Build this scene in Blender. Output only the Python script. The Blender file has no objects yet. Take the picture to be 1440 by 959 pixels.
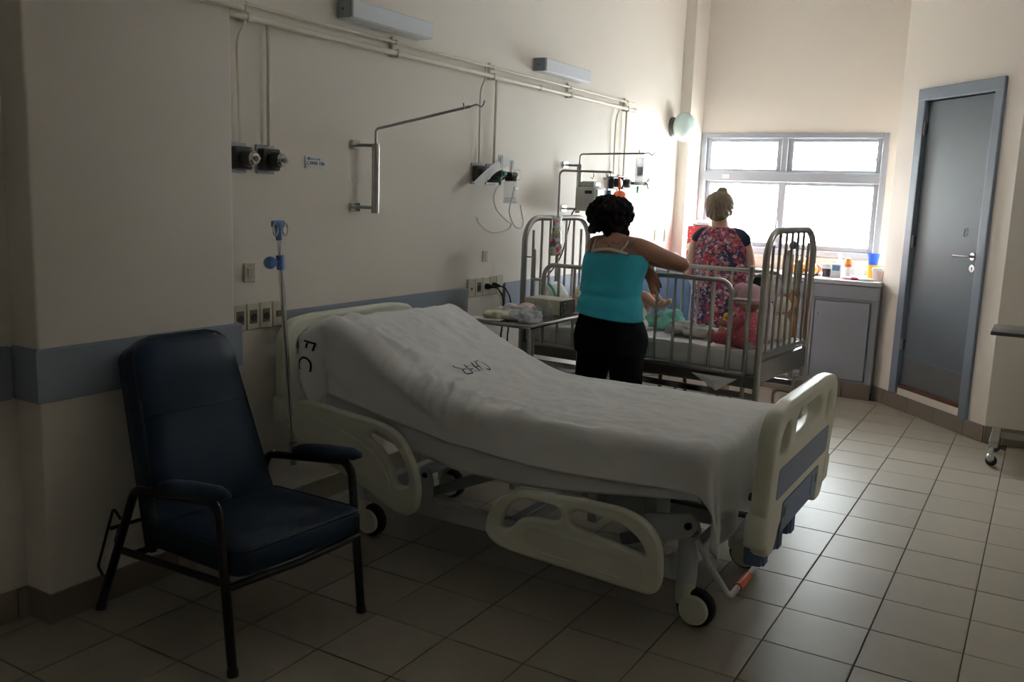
import bpy, bmesh, math, random
from mathutils import Vector, Matrix, noise
random.seed(7)
SC = bpy.context.scene
COL = SC.collection
PI = math.pi

# ------------------------------------------------------------------ camera
CAM = Vector((2.9698, -3.0481, 1.5328))
RIGHT = Vector((0.85834, 0.51189, 0.03502))
FWD = Vector((-0.50057, 0.85043, -0.16188))
UP = Vector((-0.11265, 0.12142, 0.98619))
FPX = 1269.34
cd = bpy.data.cameras.new('camera')
cd.sensor_width = 36.0
cd.lens = 36.0 * FPX / 1440.0
cd.clip_start = 0.05
cam = bpy.data.objects.new('camera', cd)
COL.objects.link(cam)
cam.matrix_world = Matrix(((RIGHT.x, UP.x, -FWD.x, CAM.x), (RIGHT.y, UP.y, -FWD.y, CAM.y), (RIGHT.z, UP.z, -FWD.z, CAM.z), (0, 0, 0, 1)))
SC.camera = cam

# ------------------------------------------------------------------ daylight and exposure
SKY = 53.0
w = bpy.data.worlds.new('sky'); SC.world = w
w.use_nodes = True
bg = w.node_tree.nodes['Background']
bg.inputs['Color'].default_value = (0.905, 0.955, 1.0, 1)
bg.inputs['Strength'].default_value = SKY
SC.view_settings.view_transform = 'Standard'
SC.view_settings.look = 'None'
SC.view_settings.gamma = 1.0
SC.view_settings.use_curve_mapping = False
SC.view_settings.exposure = 0.38
# light portal in the window opening: only guides the sampling of the sky
pd = bpy.data.lights.new('window_portal', 'AREA'); pd.shape = 'RECTANGLE'; pd.size = 1.62; pd.size_y = 1.06
pd.cycles.is_portal = True
po = bpy.data.objects.new('window_portal', pd); COL.objects.link(po)
po.location = (0.91, 5.24, 1.6); po.rotation_euler = (-PI/2, 0, 0)
pe = bpy.data.lights.new('added_window_portal', 'AREA'); pe.shape = 'RECTANGLE'; pe.size = 0.4; pe.size_y = 0.45  # sampling portal for the unseen window added in the right-hand wall
pe.cycles.is_portal = True
pq = bpy.data.objects.new('added_window_portal', pe); COL.objects.link(pq)
pq.location = (3.87, 2.40, 2.85); pq.rotation_euler = (0, PI/2, 0)

# ------------------------------------------------------------------ materials
MATS = {}
def mat(name, col, rough=0.5, metal=0.0, var=0.06, scale=6.0, bump=0.0, bscale=60.0, spec=0.5, trans=0.0, alpha=1.0, sheen=0.0, emit=None, objvar=0.0):
    m = bpy.data.materials.new(name); m.use_nodes = True
    nt = m.node_tree; n = nt.nodes; l = nt.links
    b = n['Principled BSDF']
    b.inputs['Roughness'].default_value = rough
    b.inputs['Metallic'].default_value = metal
    b.inputs['Specular IOR Level'].default_value = spec
    b.inputs['Transmission Weight'].default_value = trans
    b.inputs['Alpha'].default_value = alpha
    if sheen: b.inputs['Sheen Weight'].default_value = sheen
    tc = n.new('ShaderNodeTexCoord')
    nz = n.new('ShaderNodeTexNoise'); nz.inputs['Scale'].default_value = scale; nz.inputs['Detail'].default_value = 4
    l.new(tc.outputs['Object'], nz.inputs['Vector'])
    mx = n.new('ShaderNodeMix'); mx.data_type = 'RGBA'
    c = Vector(col[:3])
    mx.inputs[6].default_value = (*(c * (1 - var)), 1); mx.inputs[7].default_value = (*[min(1, k) for k in c * (1 + var)], 1)
    l.new(nz.outputs['Fac'], mx.inputs[0])
    out = mx.outputs[2]
    if objvar:
        oi = n.new('ShaderNodeObjectInfo')
        hs = n.new('ShaderNodeHueSaturation')
        mr = n.new('ShaderNodeMapRange'); mr.inputs[3].default_value = 1 - objvar; mr.inputs[4].default_value = 1 + objvar
        l.new(oi.outputs['Random'], mr.inputs[0]); l.new(mr.outputs[0], hs.inputs['Value']); l.new(out, hs.inputs['Color'])
        out = hs.outputs[0]
    l.new(out, b.inputs['Base Color'])
    if bump:
        nb = n.new('ShaderNodeTexNoise'); nb.inputs['Scale'].default_value = bscale; nb.inputs['Detail'].default_value = 3
        l.new(tc.outputs['Object'], nb.inputs['Vector'])
        bp = n.new('ShaderNodeBump'); bp.inputs['Strength'].default_value = bump; bp.inputs['Distance'].default_value = 0.01
        l.new(nb.outputs['Fac'], bp.inputs['Height']); l.new(bp.outputs['Normal'], b.inputs['Normal'])
    if emit:
        b.inputs['Emission Color'].default_value = (*emit[:3], 1); b.inputs['Emission Strength'].default_value = emit[3]
    MATS[name] = m
    return m
def clear_mat(name, col=(1, 1, 1), fac=0.9, rough=0.05):
    # thin clear sheet: mostly see-through with a glossy skin
    m = bpy.data.materials.new(name); m.use_nodes = True
    nt = m.node_tree; n = nt.nodes; l = nt.links
    for x in list(n): n.remove(x)
    o = n.new('ShaderNodeOutputMaterial'); t = n.new('ShaderNodeBsdfTransparent'); g = n.new('ShaderNodeBsdfPrincipled')
    t.inputs['Color'].default_value = (*col, 1); g.inputs['Base Color'].default_value = (*col, 1); g.inputs['Roughness'].default_value = rough
    lw = n.new('ShaderNodeLayerWeight'); lw.inputs['Blend'].default_value = 0.25
    mr = n.new('ShaderNodeMapRange'); mr.inputs[3].default_value = 1 - fac; mr.inputs[4].default_value = min(1, 1 - fac + 0.35)
    mx = n.new('ShaderNodeMixShader')
    l.new(lw.outputs['Facing'], mr.inputs[0]); l.new(mr.outputs[0], mx.inputs[0])
    l.new(t.outputs[0], mx.inputs[1]); l.new(g.outputs[0], mx.inputs[2]); l.new(mx.outputs[0], o.inputs['Surface'])
    MATS[name] = m
    return m
def nodes_of(m): return m.node_tree.nodes, m.node_tree.links, m.node_tree.nodes['Principled BSDF']

mat('wall_paint', (0.85, 0.777, 0.69), 0.75, var=0.025, scale=1.3, bump=0.05, bscale=140)
mat('ceiling_paint', (0.88, 0.87, 0.85), 0.85, var=0.02)
mat('grout', (0.045, 0.038, 0.03), 0.9)
mat('tile', (0.37, 0.325, 0.265), 0.36, spec=0.07, var=0.05, scale=14, bump=0.03, bscale=9, objvar=0.05)
mat('base_tile', (0.25, 0.205, 0.16), 0.38, var=0.06, scale=10, objvar=0.06)
mat('rail_grey', (0.30, 0.33, 0.39), 0.45, var=0.04)
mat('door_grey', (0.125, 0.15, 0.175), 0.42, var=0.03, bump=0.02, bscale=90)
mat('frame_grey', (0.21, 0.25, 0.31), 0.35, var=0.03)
mat('kick_plate', (0.16, 0.165, 0.17), 0.32, metal=0.3, var=0.12, scale=12)
mat('rust_wood', (0.13, 0.05, 0.025), 0.8, var=0.4, scale=30)
mat('aluminium', (0.40, 0.42, 0.455), 0.5, metal=0.25, var=0.04)
mat('sill', (0.62, 0.54, 0.45), 0.5, var=0.05)
mat('chrome', (0.62, 0.62, 0.62), 0.16, metal=1.0, var=0.05)
mat('steel', (0.40, 0.385, 0.36), 0.30, metal=1.0, var=0.12, scale=14)
mat('steel_sheet', (0.42, 0.42, 0.43), 0.20, metal=1.0, var=0.1, scale=8)
mat('dark_steel', (0.16, 0.155, 0.15), 0.42, metal=0.8, var=0.12)
mat('bed_plastic', (0.80, 0.79, 0.655), 0.30, var=0.03, scale=3)
mat('bed_white', (0.66, 0.68, 0.70), 0.40, var=0.04)
mat('bed_grey', (0.33, 0.35, 0.37), 0.45, var=0.06)
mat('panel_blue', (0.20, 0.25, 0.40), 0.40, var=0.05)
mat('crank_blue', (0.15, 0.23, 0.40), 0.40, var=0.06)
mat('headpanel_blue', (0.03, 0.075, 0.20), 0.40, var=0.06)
mat('pole_blue', (0.09, 0.19, 0.45), 0.35, var=0.05)
mat('rubber', (0.018, 0.018, 0.02), 0.65, var=0.1)
mat('orange', (0.70, 0.13, 0.03), 0.5, var=0.06)
mat('chair_vinyl', (0.012, 0.024, 0.047), 0.5, spec=0.28, var=0.10, scale=5, bump=0.06, bscale=220)
mat('piping', (0.008, 0.012, 0.022), 0.5)
mat('black_metal', (0.012, 0.012, 0.013), 0.30, var=0.1)
mat('black_plastic', (0.014, 0.014, 0.015), 0.35, var=0.1)
mat('ivory', (0.60, 0.55, 0.43), 0.40, var=0.03)
mat('ivory_dark', (0.16, 0.12, 0.09), 0.5, var=0.1)
mat('lamp_white', (0.82, 0.85, 0.90), 0.25, var=0.02)
mat('globe', (0.72, 0.86, 0.83), 0.12, var=0.02)
mat('pipe_cream', (0.74, 0.68, 0.55), 0.45, var=0.05)
mat('white', (0.80, 0.80, 0.79), 0.5, var=0.03)
mat('paper', (0.78, 0.78, 0.76), 0.7, var=0.03)
mat('ink_blue', (0.03, 0.05, 0.13), 0.7)
mat('ink_black', (0.008, 0.008, 0.01), 0.7)
mat('sign_blue', (0.12, 0.25, 0.42), 0.6)
mat('green', (0.02, 0.25, 0.14), 0.4)
mat('skin_tan', (0.30, 0.135, 0.075), 0.48, var=0.10, scale=9, bump=0.03, bscale=260)
mat('skin_fair', (0.52, 0.29, 0.21), 0.48, var=0.08, scale=9, bump=0.03, bscale=260)
mat('hair_black', (0.008, 0.0055, 0.005), 0.85, spec=0.2, var=0.3, scale=30)
mat('trouser_black', (0.003, 0.003, 0.0035), 0.9, spec=0.12, var=0.15, scale=20)
mat('top_turquoise', (0.02, 0.36, 0.47), 0.75, var=0.07, scale=8, bump=0.06, bscale=300)
mat('strap_cream', (0.55, 0.50, 0.44), 0.7)
mat('strap_grey', (0.10, 0.14, 0.16), 0.7)
mat('navy', (0.016, 0.022, 0.055), 0.8, var=0.1)
mat('chair_blue', (0.16, 0.26, 0.46), 0.42, var=0.05)
mat('cabinet_grey', (0.36, 0.385, 0.42), 0.45, var=0.03, bump=0.02)
mat('counter_top', (0.62, 0.61, 0.61), 0.25, var=0.05)
mat('beige_box', (0.60, 0.57, 0.43), 0.4, var=0.03)
mat('pump_grey', (0.50, 0.50, 0.46), 0.45, var=0.04)
mat('screen', (0.09, 0.11, 0.10), 0.2)
mat('yellow', (0.90, 0.62, 0.04), 0.4)
mat('mustard', (0.75, 0.42, 0.03), 0.4)
mat('fruit_orange', (0.85, 0.33, 0.03), 0.45, var=0.08, scale=30, bump=0.06, bscale=150)
mat('fruit_yellow', (0.90, 0.60, 0.06), 0.4, var=0.08)
mat('fruit_red', (0.45, 0.10, 0.05), 0.35, var=0.25)
mat('cup_blue', (0.02, 0.13, 0.75), 0.3)
mat('cup_dark', (0.05, 0.02, 0.035), 0.3)
mat('pink_cloth', (0.80, 0.45, 0.58), 0.8)
mat('pink_box', (0.85, 0.62, 0.60), 0.4)
mat('magenta', (0.45, 0.03, 0.13), 0.6)
mat('plush_brown', (0.45, 0.19, 0.055), 0.95, var=0.25, scale=40, bump=0.4, bscale=200)
mat('plush_cream', (0.72, 0.63, 0.52), 0.95, var=0.12, scale=40, bump=0.4, bscale=200)
mat('plush_dark', (0.05, 0.045, 0.045), 0.95, var=0.2, scale=40, bump=0.4, bscale=200)
mat('plush_white', (0.70, 0.68, 0.66), 0.95, var=0.1, scale=40, bump=0.4, bscale=200)
mat('doll_skin', (0.42, 0.24, 0.13), 0.6)
mat('mint', (0.22, 0.56, 0.46), 0.85, var=0.08)
mat('blanket_grey', (0.50, 0.47, 0.44), 0.9, var=0.15, scale=25)
mat('cloud_plastic', (0.74, 0.73, 0.74), 0.30, var=0.12, scale=30)
mat('cream_pack', (0.72, 0.66, 0.50), 0.5, var=0.1, scale=30)
mat('facade', (0.82, 0.82, 0.80), 0.8)
mat('facade_band', (0.045, 0.075, 0.055), 0.5)
mat('ground', (0.45, 0.44, 0.42), 0.9)
mat('cord_black', (0.01, 0.01, 0.01), 0.5)
clear_mat('pane_glass', (0.97, 0.99, 0.985), 0.97, 0.0)
clear_mat('clear_plastic', (0.95, 0.965, 0.97), 0.84, 0.10)
clear_mat('clear_bag', (0.95, 0.95, 0.96), 0.60, 0.2)
clear_mat('tube_plastic', (0.95, 0.96, 0.97), 0.35, 0.2)

# sheet: white cotton with a fine weave
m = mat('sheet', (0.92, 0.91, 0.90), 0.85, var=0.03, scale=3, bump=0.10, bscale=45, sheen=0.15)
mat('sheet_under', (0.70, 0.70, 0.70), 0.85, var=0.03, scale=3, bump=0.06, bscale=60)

def spots(name, base, cols, scale, rough=0.8, weights=None):
    # printed cloth: Voronoi cells coloured through a stepped ramp
    m = mat(name, base, rough); n, l, b = nodes_of(m)
    tc = n.new('ShaderNodeTexCoord'); v = n.new('ShaderNodeTexVoronoi'); v.inputs['Scale'].default_value = scale
    wn = n.new('ShaderNodeTexNoise'); wn.inputs['Scale'].default_value = scale * 1.3
    va = n.new('ShaderNodeVectorMath'); va.operation = 'MULTIPLY_ADD'; va.inputs[1].default_value = (0.05, 0.05, 0.05)
    l.new(tc.outputs['Object'], wn.inputs['Vector']); l.new(wn.outputs['Color'], va.inputs[0]); l.new(tc.outputs['Object'], va.inputs[2])
    l.new(va.outputs[0], v.inputs['Vector'])
    sep = n.new('ShaderNodeSeparateColor'); l.new(v.outputs['Color'], sep.inputs[0])
    r = n.new('ShaderNodeValToRGB'); r.color_ramp.interpolation = 'CONSTANT'
    e = r.color_ramp.elements
    while len(e) > 1: e.remove(e[-1])
    e[0].position = 0; e[0].color = (*cols[0], 1)
    for i, c in enumerate(cols[1:], 1):
        k = e.new(i / len(cols)); k.color = (*c, 1)
    l.new(sep.outputs[0], r.inputs[0])
    l.new(r.outputs[0], b.inputs['Base Color'])
    return m
spots('floral', (0.3, 0.1, 0.1), [(0.02, 0.025, 0.07), (0.38, 0.03, 0.05), (0.55, 0.42, 0.42), (0.035, 0.04, 0.09), (0.40, 0.08, 0.10), (0.16, 0.02, 0.05), (0.08, 0.10, 0.19), (0.42, 0.12, 0.10), (0.03, 0.03, 0.06), (0.48, 0.25, 0.30)], 46)
spots('baby_print', (0.7, 0.7, 0.7), [(0.72, 0.72, 0.70), (0.70, 0.70, 0.68), (0.66, 0.68, 0.66), (0.25, 0.26, 0.28), (0.74, 0.73, 0.71)], 40)
spots('blanket_print', (0.7, 0.6, 0.5), [(0.72, 0.66, 0.52), (0.70, 0.62, 0.50), (0.60, 0.26, 0.18), (0.74, 0.68, 0.55), (0.35, 0.48, 0.30), (0.72, 0.60, 0.30)], 55)
spots('toy_bag', (0.5, 0.5, 0.5), [(0.62, 0.60, 0.60), (0.10, 0.20, 0.26), (0.60, 0.06, 0.09), (0.58, 0.48, 0.40), (0.32, 0.40, 0.16), (0.66, 0.62, 0.60)], 42, 0.25)
def dots(name, base, dot, scale, size, rough=0.7):
    m = mat(name, base, rough); n, l, b = nodes_of(m)
    tc = n.new('ShaderNodeTexCoord'); v = n.new('ShaderNodeTexVoronoi'); v.inputs['Scale'].default_value = scale; v.inputs['Randomness'].default_value = 0.6
    l.new(tc.outputs['Object'], v.inputs['Vector'])
    lt = n.new('ShaderNodeMath'); lt.operation = 'LESS_THAN'; lt.inputs[1].default_value = size
    l.new(v.outputs['Distance'], lt.inputs[0])
    mx = n.new('ShaderNodeMix'); mx.data_type = 'RGBA'; mx.inputs[6].default_value = (*base, 1); mx.inputs[7].default_value = (*dot, 1)
    l.new(lt.outputs[0], mx.inputs[0]); l.new(mx.outputs[2], b.inputs['Base Color'])
dots('doll_pink', (0.60, 0.13, 0.18), (0.80, 0.50, 0.52), 55, 0.22)
dots('doll_hat', (0.68, 0.42, 0.46), (0.66, 0.45, 0.48), 50, 0.2)
dots('gift_red', (0.50, 0.015, 0.03), (0.75, 0.42, 0.12), 38, 0.2, 0.35)
def hair_streak(name, a, bcol, scale=90):
    m = mat(name, a, 0.5); n, l, b = nodes_of(m)
    tc = n.new('ShaderNodeTexCoord'); mp = n.new('ShaderNodeMapping'); mp.inputs['Scale'].default_value = (1, 1, 0.15)
    nz = n.new('ShaderNodeTexNoise'); nz.inputs['Scale'].default_value = scale
    l.new(tc.outputs['Object'], mp.inputs['Vector']); l.new(mp.outputs[0], nz.inputs['Vector'])
    mx = n.new('ShaderNodeMix'); mx.data_type = 'RGBA'; mx.inputs[6].default_value = (*a, 1); mx.inputs[7].default_value = (*bcol, 1)
    l.new(nz.outputs['Fac'], mx.inputs[0]); l.new(mx.outputs[2], b.inputs['Base Color'])
hair_streak('hair_blond', (0.06, 0.042, 0.028), (0.34, 0.25, 0.16))

# ------------------------------------------------------------------ mesh helpers
class MB:
    def __init__(s): s.v = []; s.f = []
    def add(s, vs, fs, M=None):
        o = len(s.v)
        s.v += [tuple(M @ Vector(p)) if M else tuple(p) for p in vs]
        s.f += [[i + o for i in f] for f in fs]
        return s
    def box(s, x0, x1, y0, y1, z0, z1, M=None):
        return s.add([(x0, y0, z0), (x1, y0, z0), (x1, y1, z0), (x0, y1, z0), (x0, y0, z1), (x1, y0, z1), (x1, y1, z1), (x0, y1, z1)],
                     [(0, 3, 2, 1), (4, 5, 6, 7), (0, 1, 5, 4), (1, 2, 6, 5), (2, 3, 7, 6), (3, 0, 4, 7)], M)
    def rbox(s, x0, x1, y0, y1, z0, z1, b=0.01, seg=2, M=None):
        bm = bmesh.new(); bmesh.ops.create_cube(bm, size=1)
        for v in bm.verts: v.co = Vector(((x0 + x1) / 2 + v.co.x * (x1 - x0), (y0 + y1) / 2 + v.co.y * (y1 - y0), (z0 + z1) / 2 + v.co.z * (z1 - z0)))
        b = min(b, 0.49 * min(x1 - x0, y1 - y0, z1 - z0))
        bmesh.ops.bevel(bm, geom=bm.edges[:], offset=b, segments=seg, affect='EDGES', profile=0.5)
        return s.bm(bm, M)
    def bm(s, bm, M=None):
        bm.verts.index_update()
        s.add([v.co.copy() for v in bm.verts], [[v.index for v in f.verts] for f in bm.faces], M); bm.free(); return s
    def tube(s, pts, r, n=10, closed=False, M=None, radii=None, sq=(1, 1), ends=True):
        P = [Vector(p) for p in pts]; k = len(P)
        rr = radii or [r] * k
        T = []
        for i in range(k):
            a = P[(i - 1) % k] if (closed or i > 0) else P[i]; c = P[(i + 1) % k] if (closed or i < k - 1) else P[i]
            t = (c - a); T.append(t.normalized() if t.length > 1e-9 else Vector((0, 0, 1)))
        u = T[0].orthogonal().normalized()
        if abs(T[0].z) < 0.95: u = (Vector((0, 0, 1)) - T[0] * T[0].z).normalized()
        rings = []
        for i in range(k):
            u = (u - T[i] * u.dot(T[i]))
            u = u.normalized() if u.length > 1e-6 else T[i].orthogonal().normalized()
            w_ = T[i].cross(u)
            rings.append([P[i] + (u * math.cos(2 * PI * j / n) * sq[0] + w_ * math.sin(2 * PI * j / n) * sq[1]) * rr[i] for j in range(n)])
        vs = [p for R in rings for p in R]; fs = []
        for i in range(k if closed else k - 1):
            a = i * n; b = ((i + 1) % k) * n
            for j in range(n): fs.append((a + j, a + (j + 1) % n, b + (j + 1) % n, b + j))
        if not closed and ends: fs.append(tuple(range(n - 1, -1, -1))); fs.append(tuple(range((k - 1) * n, k * n)))
        return s.add(vs, fs, M)
    def cyl(s, p0, p1, r, r1=None, n=16, M=None):
        return s.tube([p0, p1], r, n, M=M, radii=[r, r if r1 is None else r1])
    def loft(s, rings, M=None, ends=True):
        n = len(rings[0]); vs = [p for R in rings for p in R]; fs = []
        for i in range(len(rings) - 1):
            for j in range(n): fs.append((i * n + j, i * n + (j + 1) % n, (i + 1) * n + (j + 1) % n, (i + 1) * n + j))
        if ends: fs.append(tuple(range(n - 1, -1, -1))); fs.append(tuple(range((len(rings) - 1) * n, len(rings) * n)))
        return s.add(vs, fs, M)
    def lathe(s, prof, n=20, M=None):
        rings = [[(r * math.cos(2 * PI * j / n), r * math.sin(2 * PI * j / n), z) for j in range(n)] for r, z in prof]
        return s.loft(rings, M)
    def ball(s, c, rx, ry=None, rz=None, nu=16, nv=10, M=None):
        ry = ry or rx; rz = rz or rx
        prof = [(max(1e-4, math.sin(PI * i / nv)), -math.cos(PI * i / nv)) for i in range(nv + 1)]
        rings = [[(c[0] + rx * r * math.cos(2 * PI * j / nu), c[1] + ry * r * math.sin(2 * PI * j / nu), c[2] + rz * z) for j in range(nu)] for r, z in prof]
        return s.loft(rings, M)
    def prism(s, poly, z0, z1, M=None):
        n = len(poly)
        vs = [(p[0], p[1], z0) for p in poly] + [(p[0], p[1], z1) for p in poly]
        fs = [tuple(range(n - 1, -1, -1)), tuple(range(n, 2 * n))] + [(i, (i + 1) % n, n + (i + 1) % n, n + i) for i in range(n)]
        return s.add(vs, fs, M)
    def mesh(s, name):
        me = bpy.data.meshes.new(name); me.from_pydata(s.v, [], s.f); me.update(); return me
    def build(s, name, m, parent=None, smooth=True, ang=38, loc=None):
        return link(name, s.mesh(name), m, parent, smooth, ang, loc)

def link(name, me, m, parent=None, smooth=True, ang=38, loc=None, fixn=True):
    if fixn:
        bm = bmesh.new(); bm.from_mesh(me); bmesh.ops.recalc_face_normals(bm, faces=bm.faces[:]); bm.to_mesh(me); bm.free()
    if smooth:
        me.shade_smooth()
        if ang < 179: me.set_sharp_from_angle(angle=math.radians(ang))
    me.materials.clear()
    me.materials.append(MATS[m] if isinstance(m, str) else m)
    o = bpy.data.objects.new(name, me); COL.objects.link(o)
    if parent: o.parent = parent
    if loc: o.location = loc
    return o
def thing(name, label, cat, loc=(0, 0, 0), rz=0.0, group=None):
    o = bpy.data.objects.new(name, None); o.empty_display_size = 0.05; COL.objects.link(o)
    o.location = loc; o.rotation_euler = (0, 0, rz)
    return tag(o, label, cat, group)
def tag(o, label, cat, group=None):
    o['label'] = label; o['category'] = cat
    if group: o['group'] = group
    return o
def struct(o): o['kind'] = 'structure'; return o
def part(name, mb, m, t, **k): return mb.build(name, m, t, **k)

def rounded(pts, seg=6):
    """closed polygon of (x, y, radius) with rounded corners"""
    out = []; n = len(pts)
    for i in range(n):
        p = Vector(pts[i][:2]); r = pts[i][2] if len(pts[i]) > 2 else 0
        if r <= 0: out.append(tuple(p)); continue
        a = (Vector(pts[i - 1][:2]) - p); b = (Vector(pts[(i + 1) % n][:2]) - p)
        la, lb = a.length, b.length; a.normalize(); b.normalize()
        th = a.angle(b); d = min(r / math.tan(th / 2), la * 0.49, lb * 0.49); r = d * math.tan(th / 2)
        c = p + (a + b).normalized() * (r / math.sin(th / 2))
        s0 = p + a * d - c; s1 = p + b * d - c
        a0 = math.atan2(s0.y, s0.x); a1 = math.atan2(s1.y, s1.x); da = (a1 - a0 + PI) % (2 * PI) - PI
        for k in range(seg + 1):
            t = a0 + da * k / seg; out.append((c.x + r * math.cos(t), c.y + r * math.sin(t)))
    return out
def fillet(pts, r, seg=5):
    """open 3-D polyline with rounded corners"""
    P = [Vector(p) for p in pts]; out = [P[0]]
    for i in range(1, len(P) - 1):
        a = P[i - 1] - P[i]; b = P[i + 1] - P[i]; la, lb = a.length, b.length; a.normalize(); b.normalize()
        th = a.angle(b)
        if th > PI - 0.02: out.append(P[i]); continue
        d = min(r / math.tan(th / 2), la * 0.48, lb * 0.48); rr = d * math.tan(th / 2)
        c = P[i] + (a + b).normalized() * (rr / math.sin(th / 2))
        s0 = (P[i] + a * d) - c; s1 = (P[i] + b * d) - c; tot = s0.angle(s1)
        for k in range(seg + 1):
            t = k / seg
            v = (s0 * math.sin((1 - t) * tot) + s1 * math.sin(t * tot)) / math.sin(tot)
            out.append(c + v)
    out.append(P[-1]); return out
def spline(pts, per=6, closed=False):
    P = [Vector(p) for p in pts]; n = len(P); out = []
    for i in range(n if closed else n - 1):
        p1, p2 = P[i], P[(i + 1) % n]
        p0 = P[(i - 1) % n] if (closed or i > 0) else p1 * 2 - p2
        p3 = P[(i + 2) % n] if (closed or i < n - 2) else p2 * 2 - p1
        for k in range(per):
            t = k / per
            out.append(0.5 * ((2 * p1) + (-p0 + p2) * t + (2 * p0 - 5 * p1 + 4 * p2 - p3) * t * t + (-p0 + 3 * p1 - 3 * p2 + p3) * t ** 3))
    if not closed: out.append(P[-1])
    return out
def plate(outlines, half, bevel, M, bres=2):
    """flat plate with holes (first outline is the outside) and rounded rims; local XY, thickness along Z"""
    c = bpy.data.curves.new('plate', 'CURVE'); c.dimensions = '2D'; c.fill_mode = 'BOTH'
    c.extrude = max(0.0, half - bevel); c.bevel_depth = bevel; c.bevel_resolution = bres; c.offset = -bevel
    for ol in outlines:
        s = c.splines.new('POLY'); s.points.add(len(ol) - 1); s.use_cyclic_u = True
        for i, p in enumerate(ol): s.points[i].co = (p[0], p[1], 0, 1)
    o = bpy.data.objects.new('plate', c); COL.objects.link(o)
    dg = bpy.context.evaluated_depsgraph_get()
    me = bpy.data.meshes.new_from_object(o.evaluated_get(dg)); me.transform(M)
    bpy.data.objects.remove(o); bpy.data.curves.remove(c)
    return me
def text_mesh(txt, size, M, extrude=0.0005):
    c = bpy.data.curves.new('text', 'FONT'); c.body = txt; c.size = size; c.extrude = extrude; c.align_x = 'CENTER'; c.align_y = 'CENTER'
    o = bpy.data.objects.new('text', c); COL.objects.link(o)
    dg = bpy.context.evaluated_depsgraph_get()
    me = bpy.data.meshes.new_from_object(o.evaluated_get(dg)); me.transform(M)
    bpy.data.objects.remove(o); bpy.data.curves.remove(c)
    return me
def fuse(mb, voxel, smooth=6, fac=0.5, fn=None):
    """one continuous skin from overlapping closed pieces"""
    me = mb.mesh('fuse')
    bm = bmesh.new(); bm.from_mesh(me); bmesh.ops.recalc_face_normals(bm, faces=bm.faces[:]); bm.to_mesh(me); bm.free()
    o = bpy.data.objects.new('fuse', me); COL.objects.link(o)
    r = o.modifiers.new('r', 'REMESH'); r.mode = 'VOXEL'; r.voxel_size = voxel
    if smooth:
        s = o.modifiers.new('s', 'SMOOTH'); s.iterations = smooth; s.factor = fac
    dg = bpy.context.evaluated_depsgraph_get()
    out = bpy.data.meshes.new_from_object(o.evaluated_get(dg))
    bpy.data.objects.remove(o); bpy.data.meshes.remove(me)
    if fn:
        for v in out.vertices: v.co = fn(v.co)
    return out
def ell(c, a, b, n=24, ax=Vector((1, 0, 0)), ay=Vector((0, 1, 0)), p=2.0):
    """superellipse ring"""
    out = []
    for j in range(n):
        t = 2 * PI * j / n; ct, st = math.cos(t), math.sin(t)
        out.append(Vector(c) + ax * (a * math.copysign(abs(ct) ** (2 / p), ct)) + ay * (b * math.copysign(abs(st) ** (2 / p), st)))
    return out
def interp(tab, x):
    if x <= tab[0][0]: return tab[0][1]
    for (a, ya), (b, yb) in zip(tab, tab[1:]):
        if x <= b:
            t = (x - a) / (b - a); return ya + (yb - ya) * t
    return tab[-1][1]
def sst(x): x = max(0.0, min(1.0, x)); return x * x * (3 - 2 * x)
def Tm(x, y, z): return Matrix.Translation((x, y, z))
def Rm(a, ax): return Matrix.Rotation(a, 4, ax)
XZ = Matrix(((1, 0, 0, 0), (0, 0, -1, 0), (0, 1, 0, 0), (0, 0, 0, 1)))       # local XY -> world XZ
YZ = Matrix(((0, 0, 1, 0), (1, 0, 0, 0), (0, 1, 0, 0), (0, 0, 0, 1)))        # local XY -> world YZ
def in_view(p, margin=0):
    q = Vector(p) - CAM; d = q.dot(FWD)
    if d < 0.2: return False
    x = 720 + FPX * q.dot(RIGHT) / d; y = 479.5 - FPX * q.dot(UP) / d
    return -margin < x < 1440 + margin and -margin < y < 959 + margin
# ================================================================== the room
T = 0.31
YW = 5.146            # window wall
YC = 4.45             # cabinet front
AX, AY = 1.869, 4.5415  # start of the slanted door wall
BX, BY = 2.728, 3.605   # its end
DL = math.hypot(BX - AX, BY - AY)
DX, DY = (BX - AX) / DL, (BY - AY) / DL
H = 3.45
MD = Matrix(((DX, -DY, 0, AX), (DY, DX, 0, AY), (0, 0, 1, 0), (0, 0, 0, 1)))  # local x along the door wall, y into the wall
RX, RY = 3.75, -3.9

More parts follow.
